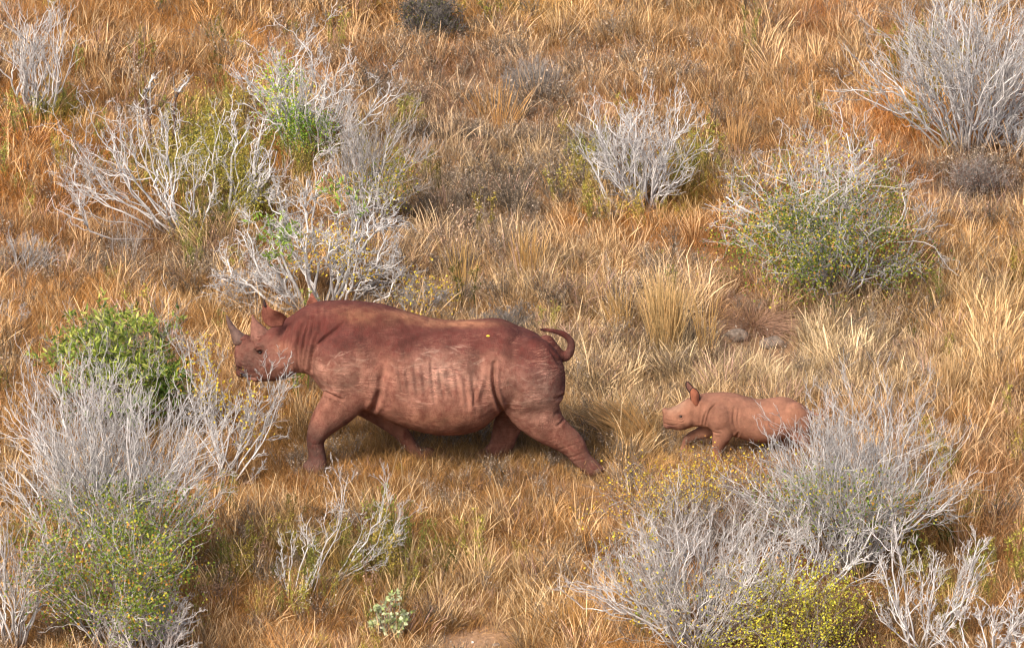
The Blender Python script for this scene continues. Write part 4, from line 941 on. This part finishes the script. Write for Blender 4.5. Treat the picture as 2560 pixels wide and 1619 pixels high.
# (cx, cy, rx, ry, strength, colour, weights fine arch mat straw forb herb, height factor)
ORG = (206, 128, 46); GOLD = (212, 154, 74); RED = (172, 108, 64); STRAW = (232, 188, 126); PINK = (176, 130, 104); BR = (196, 132, 74); GREY = (158, 132, 112); OLI = (158, 140, 48)
ZONES = [
 (1150, 1380, 330, 170, 1.6, (186, 128, 68), (7, 1, .6, .4, .1, 0), 1.15), (1080, 1130, 420, 60, 1.4, (196, 142, 78), (6, 3, .6, .8, .1, 0), 1.15), (1300, 1540, 160, 90, 1.3, (222, 166, 104), (4, 1, 2, 1, 0, 0), .8),
 (1480, 1560, 90, 110, 1.2, (214, 146, 74), (2, 4, 2, .4, 0, 0), 1), (1560, 960, 170, 170, 2.0, (206, 158, 108), (2, 2, .6, 4, 1.2, 0), 1.0), (1950, 900, 330, 80, 2.0, (220, 178, 130), (2, 1.5, .5, 5, .8, 0), .95),
 (2470, 900, 110, 260, 1.8, (216, 154, 84), (5, 1, .5, 2, 0, 0), 1.15), (2480, 1230, 120, 150, 1.4, (192, 126, 80), (4, 2, 1, 1, 0, 0), 1), (2500, 1480, 120, 160, 1.2, (186, 122, 60), (2, 4, 1, 0, 0, .2), 1),
 (1600, 560, 220, 90, 1.8, (212, 132, 52), (1, 6, 2, .3, 0, .3), 1), (1300, 520, 170, 120, 1.7, (196, 150, 110), (2, 1, 2, 1, 4, 0), .9), (1280, 470, 90, 60, 1.5, (222, 172, 114), (1, 1, 1, 2, 3, 0), 1), (1400, 720, 300, 90, 1.2, (206, 150, 92), (2, 2, 1, 3, 1.5, 0), 1),
 (1720, 640, 200, 60, 1.2, (196, 126, 72), (3, 3, 2, .3, 0, 0), .75), (1130, 640, 130, 110, 1.2, (188, 134, 92), (2, 2, 1, 1, 2, 0), 1), (1250, 250, 250, 100, 1.5, (186, 132, 94), (3, 2, 1, .4, 1.5, 0), .85), (1150, 350, 150, 60, 1.2, (190, 138, 100), (2, 1, 2, .3, 3, 0), .8),
 (700, 60, 500, 60, 1.4, (208, 138, 64), (2, 5, 1, .6, 0, .1), 1.2), (1500, 60, 350, 70, 1.4, (212, 146, 74), (3, 3, 1, 1.3, .1, .2), 1.1), (1850, 120, 250, 130, 1.4, (208, 144, 84), (4, 2, 1, 2, .2, 0), 1.05), (2030, 60, 160, 60, 1.4, (196, 116, 60), (1, 4, 2, .3, 0, 0), .9),
 (150, 60, 250, 60, 1.0, (188, 122, 64), (4, 2, 1, .3, .2, .1), 1), (400, 170, 230, 110, 1.4, (200, 132, 66), (5, 2, 1, .3, .1, .1), 1), (110, 400, 160, 110, 1.9, (204, 124, 40), (1, 6, 2, 0, 0, .5), 1.05), (130, 570, 170, 70, 1.4, (196, 132, 74), (3, 3, 2, .2, .2, 0), .9),
 (420, 560, 170, 60, 1.3, (206, 128, 54), (1, 5, 3, 0, 0, 0), .9), (300, 680, 320, 60, 1.4, (176, 122, 80), (3, 2, 3, .1, 1.5, 0), .85), (250, 790, 320, 60, 1.3, (204, 136, 66), (2, 5, 2, .1, 0, 0), 1), (60, 900, 130, 90, 1.4, (206, 138, 70), (4, 3, 1, .1, 0, 0), 1.1), (480, 770, 100, 60, 1.3, (212, 156, 92), (1, 5, 2, .6, 0, 0), 1),
 (720, 430, 90, 60, 2, (196, 120, 36), (1, 6, 2, 0, 0, .4), 1), (620, 640, 110, 50, 1.2, (184, 118, 54), (2, 4, 2, 0, 0, .2), 1), (850, 200, 250, 70, .9, (196, 134, 86), (3, 2, 1, .4, 1, 0), .8), (2380, 330, 170, 60, 1.9, (212, 128, 44), (1, 6, 1, .4, 0, .4), 1.1), (2200, 420, 120, 100, 1.2, (200, 124, 66), (3, 4, 2, 0, 0, 0), .85),
 (2450, 480, 110, 70, 1.4, (160, 112, 86), (2, 2, 2, 0, 3, 0), .8), (2500, 620, 100, 60, 1.2, (206, 146, 84), (4, 1, 1, 1, .5, 0), 1), (2050, 800, 160, 40, 1.3, (206, 146, 82), (3, 2, 2, 2, 0, 0), .9), (1780, 760, 150, 60, 1.2, (186, 128, 88), (2, 4, 2, .6, 0, 0), .9),
 (680, 1230, 110, 120, 1.1, (178, 118, 60), (5, 3, 1, 0, .1, .1), 1), (900, 1500, 260, 110, 1.1, (180, 118, 52), (3, 3, 2, 0, .1, .8), .95), (580, 1480, 90, 130, 1.4, (176, 118, 56), (2, 5, 2, 0, 0, .3), .9), (880, 1430, 200, 70, 2.0, (170, 140, 60), (2, 2, 1, 0, 0, 1.7), 1), (690, 1040, 80, 80, 1.2, (190, 122, 50), (2, 5, 1, 0, 0, .2), 1.0), (1650, 1130, 120, 60, 1.3, (214, 158, 92), (2, 4, 1, 2, .2, 0), 1.1),
 (1510, 480, 60, 70, 1.6, (166, 144, 50), (1, 2, 1, 0, 0, 1.6), .9), (1700, 480, 50, 60, 1.6, (166, 144, 50), (1, 2, 1, 0, 0, 1.6), .9), (160, 300, 40, 50, 2, (160, 144, 46), (1, 1, 1, 0, 0, 2.5), .9), (2330, 240, 60, 40, 1, (176, 144, 50), (1, 3, 1, 0, 0, 1.5), .9), (540, 480, 110, 120, 2, (158, 140, 48), (1, 2, 1, 0, 0, 2.4), 1.0), (960, 430, 60, 60, .8, (170, 146, 60), (1, 2, 1, 0, 0, 1.5), .9),
 (1000, 560, 80, 100, .9, (190, 140, 90), (2, 1, 2, 0, 2, 0), .8), (1380, 50, 80, 40, 1, (190, 150, 60), (2, 2, 1, 0, 0, 1), 1), (560, 40, 70, 30, 1, (190, 130, 60), (2, 3, 1, 0, 0, 0), 1), (2350, 1400, 100, 150, 1.0, (184, 128, 56), (2, 3, 2, 0, 0, .8), .9), (1900, 1450, 300, 120, .9, (196, 122, 50), (1, 5, 2, 0, 0, .3), .95), (200, 1350, 400, 200, .8, (184, 128, 56), (2, 4, 2, 0, 0, .3), .9),
]
BARE = [(1190, 1612, 120, 34, 2.2), (1270, 690, 10, 10, 0), (1600, 625, 90, 30, .85), (1130, 450, 70, 30, .6), (1250, 310, 60, 25, .4), (180, 250, 60, 40, .4), (1500, 1190, 90, 26, .7), (620, 1190, 50, 20, .3), (2180, 730, 40, 20, .3), (1330, 470, 50, 20, .4)]

def field(n, xr, yr, rng, dens_far=1.0):
    x = rng.uniform(*xr, n); y = rng.uniform(*yr, n); z = ground_h(x, y)
    P = np.stack([x, y, z], 1); px, py = proj(P)
    wpx = px + 45 * fbm(P[:, :2], 1.6, 3, 4.1); wpy = py + 32 * fbm(P[:, :2], 1.6, 3, 5.3)
    col = np.tile(np.array(lin((198, 136, 76))) * .4, (n, 1)); wt = np.tile(np.array([2.2, 2.2, 1.6, .5, .3, .02]) * .25, (n, 1)); hf = np.full(n, .4); tw = np.full(n, .4)
    for (cx, cy, rx, ry, s_, c, w_, h) in ZONES:
        g = s_ * np.exp(-(((wpx - cx) / rx) ** 2 + ((wpy - cy) / ry) ** 2) * 1.1)
        col += g[:, None] * np.array(lin(c)); wt += g[:, None] * np.array(w_) / sum(w_) * 1.6; hf += g * h * 1.08; tw += g
    wt[:, 3] += .07 * wt.sum(1); col /= tw[:, None]; hf /= tw; wt /= wt.sum(1, keepdims=True)
    keep = np.ones(n)
    for (cx, cy, rx, ry, s_) in BARE: keep -= s_ * np.exp(-(((px - cx) / rx) ** 2 + ((py - cy) / ry) ** 2))
    cl = fbm(P[:, :2], 4.2, 3, 6.6)                       # clumping
    keep *= np.clip(.78 + .5 * cl, .22, 1)
    ok = rng.uniform(size=n) < keep
    return P[ok], px[ok], py[ok], col[ok], wt[ok], hf[ok], cl[ok]

P, px, py, col, wt, hf, cl = field(92000, (-6.3, 6.3), (gp(1280, 1619)[1] - 1.0, gp(1280, 0)[1] + 2.2), gr)
n = len(P)
cum = np.cumsum(wt, 1); u = gr.uniform(size=n)[:, None]; kd = np.minimum((u > cum).sum(1), 5)
gi = np.array([GROUPS[k] for k in KN]); idx = gi[kd, 0] + (gr.uniform(size=n) * gi[kd, 1]).astype(int)
tint = col * np.exp(gr.normal(size=(n, 1)) * .22) * (1 + .18 * fbm(P[:, :2], 2.1, 3, 8.1))[:, None]
grey = kd == 4; tint[grey] = np.array(lin(GREY)) * gr.uniform(.7, 1.25, (grey.sum(), 1))
st = kd == 3; tint[st] = tint[st] * .5 + np.array(lin((226, 188, 136))) * .45 * gr.uniform(.6, 1.15, (st.sum(), 1))
hb = kd == 5; tint[hb] = np.array([lin((176, 156, 60)), lin((150, 142, 58)), lin((196, 162, 66))])[gr.integers(0, 3, hb.sum())] * gr.uniform(.7, 1.1, (hb.sum(), 1))
pk = gr.uniform(size=n) < .08; tint[pk] = np.array(lin(PINK)) * gr.uniform(.6, 1.2, (pk.sum(), 1))
dk = gr.uniform(size=n) < .16; tint[dk] *= .42
lum = tint @ np.array([.3, .6, .1]); tint = tint * .95 + lum[:, None] * .05; tint *= np.array([.96, 1.09, 1.12])
scl = hf * np.exp(gr.normal(size=n) * .2) * (1 + .35 * np.clip(cl, -1, 1))
# short growth where the animals walk, so that nothing pierces their bodies
for (cx, cy, hx, hy, top) in ((COW_ROOT.location.x + .1, COW_ROOT.location.y - .35, 1.75, .95, 1.05), (CALF_ROOT.location.x - .1, CALF_ROOT.location.y - .35, .8, .75, .8), (gp(1885, 880)[0], gp(1885, 880)[1], .45, .7, .35)):
    inn = (np.abs(P[:, 0] - cx) < hx) & (np.abs(P[:, 1] - cy) < hy); scl[inn] = np.minimum(scl[inn], top * np.where(kd[inn] == 3, .6, np.where(kd[inn] == 5, .4, 1)))
sc3 = np.stack([scl * gr.uniform(.85, 1.3, n), scl * gr.uniform(.85, 1.3, n), scl * gr.uniform(.8, 1.15, n)], 1)
# shared lean of the sward, drifting slowly over the hill
wx = fbm(P[:, :2], .9, 3, 9.2) * .35 + .05; wy = fbm(P[:, :2], .9, 3, 9.9) * .25
rot = np.stack([wy + gr.normal(size=n) * .12, wx + gr.normal(size=n) * .14, gr.uniform(0, 6.283, n)], 1)

def make_scatter(name, P, idx, tint, sc3, rot, label, coll):
    me = bpy.data.meshes.new(name); me.vertices.add(len(P)); me.vertices.foreach_set('co', P.astype(np.float32).ravel())
    def at(nm, ty, key, v):
        a = me.attributes.new(nm, ty, 'POINT'); a.data.foreach_set(key, np.ascontiguousarray(v).ravel())
    at('idx', 'INT', 'value', idx.astype(np.int32)); c4 = np.ones((len(P), 4), np.float32); c4[:, :3] = np.clip(tint, 0, 1)
    at('tint', 'FLOAT_COLOR', 'color', c4); at('scl', 'FLOAT_VECTOR', 'vector', sc3.astype(np.float32)); at('rot', 'FLOAT_VECTOR', 'vector', rot.astype(np.float32))
    o = bpy.data.objects.new(name, me); S.collection.objects.link(o)
    g = bpy.data.node_groups.new(name, 'GeometryNodeTree')
    g.interface.new_socket('Geometry', in_out='INPUT', socket_type='NodeSocketGeometry'); g.interface.new_socket('Geometry', in_out='OUTPUT', socket_type='NodeSocketGeometry')
    gi_ = g.nodes.new('NodeGroupInput'); go = g.nodes.new('NodeGroupOutput'); ip = g.nodes.new('GeometryNodeInstanceOnPoints')
    ci = g.nodes.new('GeometryNodeCollectionInfo'); ci.inputs['Collection'].default_value = coll; ci.inputs['Separate Children'].default_value = True; ci.inputs['Reset Children'].default_value = True
    ip.inputs['Pick Instance'].default_value = True
    def na(nm, ty, sock):
        q = g.nodes.new('GeometryNodeInputNamedAttribute'); q.data_type = ty; q.inputs['Name'].default_value = nm
        g.links.new([s for s in q.outputs if s.enabled and s.name == 'Attribute'][0], ip.inputs[sock])
    na('idx', 'INT', 'Instance Index'); na('scl', 'FLOAT_VECTOR', 'Scale'); na('rot', 'FLOAT_VECTOR', 'Rotation')
    g.links.new(gi_.outputs[0], ip.inputs['Points']); g.links.new(ci.outputs[0], ip.inputs['Instance']); g.links.new(ip.outputs[0], go.inputs[0])
    md = o.modifiers.new('scatter', 'NODES'); md.node_group = g
    tag(o, label, None, kind='stuff')
    return o
make_scatter('grass', P, idx, tint, sc3, rot, 'dry golden and rust brown savanna grass covering the slope', kcol)

# ---- single grass clumps that stand out
def clump(label, base, top, halfw, n, col, seed, lean=(0, 0), seedy=True, width=.006, droop=.5, name='tall_grass_clump', cat='grass clump', group=None, red=0):
    rng = np.random.default_rng(seed); B = gp(*base); sc = scale_at(B); H = (base[1] - top) / sc / CP; W = halfw / sc
    a = rng.uniform(0, 6.283, n); r = rng.uniform(0, 1, n) ** .6
    st = np.stack([np.cos(a) * r * W * .55, np.sin(a) * r * W * .55, np.zeros(n)], 1)
    d = np.stack([np.cos(a) * r * W * droop + lean[0] * H + rng.normal(size=n) * .06, np.sin(a) * r * W * droop + rng.normal(size=n) * .06, np.full(n, H)], 1)
    if red: d[:, :2] *= 1.7; d[:, 2] *= .9
    m = 8; P_, R_ = grow(st, d, np.linalg.norm(d, axis=1) * rng.uniform(.5, 1.05, n), np.full(n, width * .5), m, .035, -.5 if not red else -.9, rng, .4)
    P_[..., 2] = np.maximum(P_[..., 2], .005)
    if seedy: R_[:, -3:-1] *= 2.0
    c = np.array(lin(col))[None, None] * rng.uniform(.55, 1.15, (n, 1, 1)) * np.ones((n, m, 3))
    V, F, C = tubes([(P_, R_, c)], 3)
    o = mesh_obj(name, V, F, M_LEAF, None, smooth=False); vcol(o, C); o.location = B.tolist()
    tag(o, label, cat, group); return o
clump('thick pale straw coloured grass clump standing tall right of the rhinoceros tail', (1665, 915), 690, 52, 330, (240, 204, 144), 1)
clump('tall thin pale grass stems above the middle of the adult rhinoceros', (1160, 760), 590, 40, 46, (232, 192, 124), 2)
clump('upright pale grass stems above the hips of the adult rhinoceros', (1320, 730), 560, 42, 80, (232, 188, 122), 3)
clump('fan of wispy golden stems in the upper middle near the faded grey bush', (1245, 345), 205, 50, 60, (228, 176, 110), 4, droop=1.3)
clump('narrow pale grass column left of the broad rounded shrub', (1842, 430), 285, 20, 130, (236, 190, 132), 5)
clump('small pale straw clump at the right behind the calf', (2365, 1010), 890, 24, 110, (238, 200, 146), 6)
clump('slender straw stems just left of the thick pale clump', (1560, 870), 700, 40, 60, (226, 184, 120), 7, lean=(-.1, 0))
clump('thin tall golden stems right of the thick pale clump', (1765, 930), 720, 26, 40, (228, 186, 122), 8)
clump('swept straw clump leaning left toward the adult rhinoceros hind foot', (1620, 1120), 985, 60, 260, (236, 190, 126), 9, lean=(-.7, 0), droop=.9)
clump('reddish brown arching tussock below the broad rounded shrub', (1885, 815), 725, 95, 620, (198, 158, 132), 10, seedy=False, droop=1.5, red=1, name='grass_tussock', cat='tussock')
clump('reddish brown tussock at the right edge halfway up', (2540, 860), 760, 70, 420, (198, 158, 134), 11, seedy=False, droop=1.5, red=1, name='grass_tussock', cat='tussock')
clump('smaller reddish tussock left of the arching one under the broad shrub', (1800, 770), 700, 60, 300, (200, 162, 138), 12, seedy=False, droop=1.4, red=1, name='grass_tussock', cat='tussock')
clump('yellow straw clump by the bare soil at the bottom centre', (1430, 1610), 1500, 60, 200, (226, 176, 108), 13, droop=1.1)

# ---- stones, pebbles, fallen leaf, butterfly
M_STONE = plain_mat('stone', (146, 128, 114), .95, .62, 18, .5); M_WHITE = plain_mat('white_stone', (228, 222, 214), .8)
def stone(label, c, rpx, seed, mat=M_STONE, flat=.6, name='stone', group=None, lift=.3, up=0):
    rng = np.random.default_rng(seed); B = gp(*c); r = rpx / scale_at(B); V = []; F = []; nu, nv = 18, 12
    for i in range(nv + 1):
        for j in range(nu):
            a = math.pi * i / nv; t = 2 * math.pi * j / nu; V.append((math.sin(a) * math.cos(t), math.sin(a) * math.sin(t), math.cos(a)))
    V = np.array(V); V *= (1 + .16 * fbm(V, 2.2, 3, seed))[:, None]
    for _ in range(7):
        d = unit(rng.normal(size=3)); q = V @ d; cut = rng.uniform(.6, .85); V -= np.clip(q - cut, 0, None)[:, None] * d
    V = V * [r, r * .8, r * flat]
    for i in range(nv):
        for j in range(nu): F.append([i * nu + j, (i + 1) * nu + j, (i + 1) * nu + (j + 1) % nu, i * nu + (j + 1) % nu])
    o = mesh_obj(name, V, F, mat); o.location = (B + [0, 0, r * flat * lift + up]).tolist(); tag(o, label, 'stone', group)
stone('rounded grey stone in the grass below the reddish tussock, left one of the pair', (1842, 850), 32, 1, flat=.6, up=.02)
stone('flatter grey stone right of the rounded one below the reddish tussock', (1932, 868), 36, 2, flat=.5, up=.02)
stone('small bright white stone on bare soil below the lone white shrub', (1643, 612), 8, 3, M_WHITE, name='pebble', up=.02)
stone('tiny pale double stone left of the bright white one', (1556, 628), 9, 4, M_WHITE, name='pebble', up=.01)
stone('small white pebble on the bare soil at the bottom centre', (1181, 1608), 5, 5, M_WHITE, name='pebble', up=.01)
stone('half buried pinkish stone on the bare soil at the bottom centre', (1240, 1612), 12, 6, M_STONE, name='pebble', flat=.4)

M_FLEAF = plain_mat('yellow_leaf', (226, 200, 60), .6); 
def on_cow(px, py):
    X, Y = COW.pix(); m = (np.abs(X - px) < 3) & (np.abs(Y - py) < 3); Q = COW.P[m]; return Q[np.argmin(Q[:, 1])] + np.array(COW_ROOT.location)
c = on_cow(1219, 837)
V = np.array([(-.028, 0, 0), (-.012, -.004, .012), (.012, -.004, .013), (.03, -.003, .002), (.012, -.009, -.009), (-.012, -.009, -.008), (0, -.014, .002)])
V2 = V + [0, .003, 0]
V = V * .62; V2 = V + [0, .002, 0]
F = [[0, 1, 6], [1, 2, 6], [2, 3, 6], [3, 4, 6], [4, 5, 6], [5, 0, 6]]
o = mesh_obj('fallen_leaf', np.vstack([V, V2]), F + [[a + 7 for a in f[::-1]] for f in F], M_FLEAF); o.location = (c + [0, -.004, .004]).tolist()
tag(o, 'single fallen yellow leaf lying on the back of the adult rhinoceros', 'leaf')
B = gp(2247, 1430); bf = thing('butterfly', 'small white butterfly near the feathery grey shrub on the right', 'butterfly', B + [0, -.2, .28])
M_WING = plain_mat('white_wing', (238, 236, 230), .7, amt=.08)
for s_ in (-1, 1):
    V = np.array([(0, 0, 0), (s_ * .016, .0, .026), (s_ * .034, .004, .03), (s_ * .036, .006, .008), (s_ * .022, .004, -.004), (s_ * .026, .006, -.018), (s_ * .008, .002, -.020)])
    F = [[0, 1, 2, 3], [0, 3, 4], [0, 4, 5, 6]]
    mesh_obj('wing', np.vstack([V, V + [0, .0012, 0]]), F + [[a + 7 for a in f[::-1]] for f in F], M_WING, bf)
ball('body', (0, -.001, 0), .005, M_RIM, bf, .6, .6, 3.2)

GRP = {'dead_shrub': 'bare dead shrubs on the slope', 'dead_branch_shrub': 'small white dead shrubs below the adult rhinoceros', 'shrub': 'twiggy shrubs with leaves', 'leafy_shrub': 'low leafy shrubs at the bottom edge',
       'tall_grass_clump': 'pale straw grass clumps', 'grass_tussock': 'reddish brown tussocks', 'pebble': 'small pale stones on bare soil', 'stone': 'grey stones below the reddish tussock', 'grey_bush': 'grey brown dry bushes',
       'dead_twigs': 'thin dead twigs', 'burnt_stump': 'burnt stumps in the fan shrub'}
for o in S.objects:
    k = o.name.split('.')[0]
    if o.parent is None and k in GRP and 'label' in o.keys(): o['group'] = GRP[k]
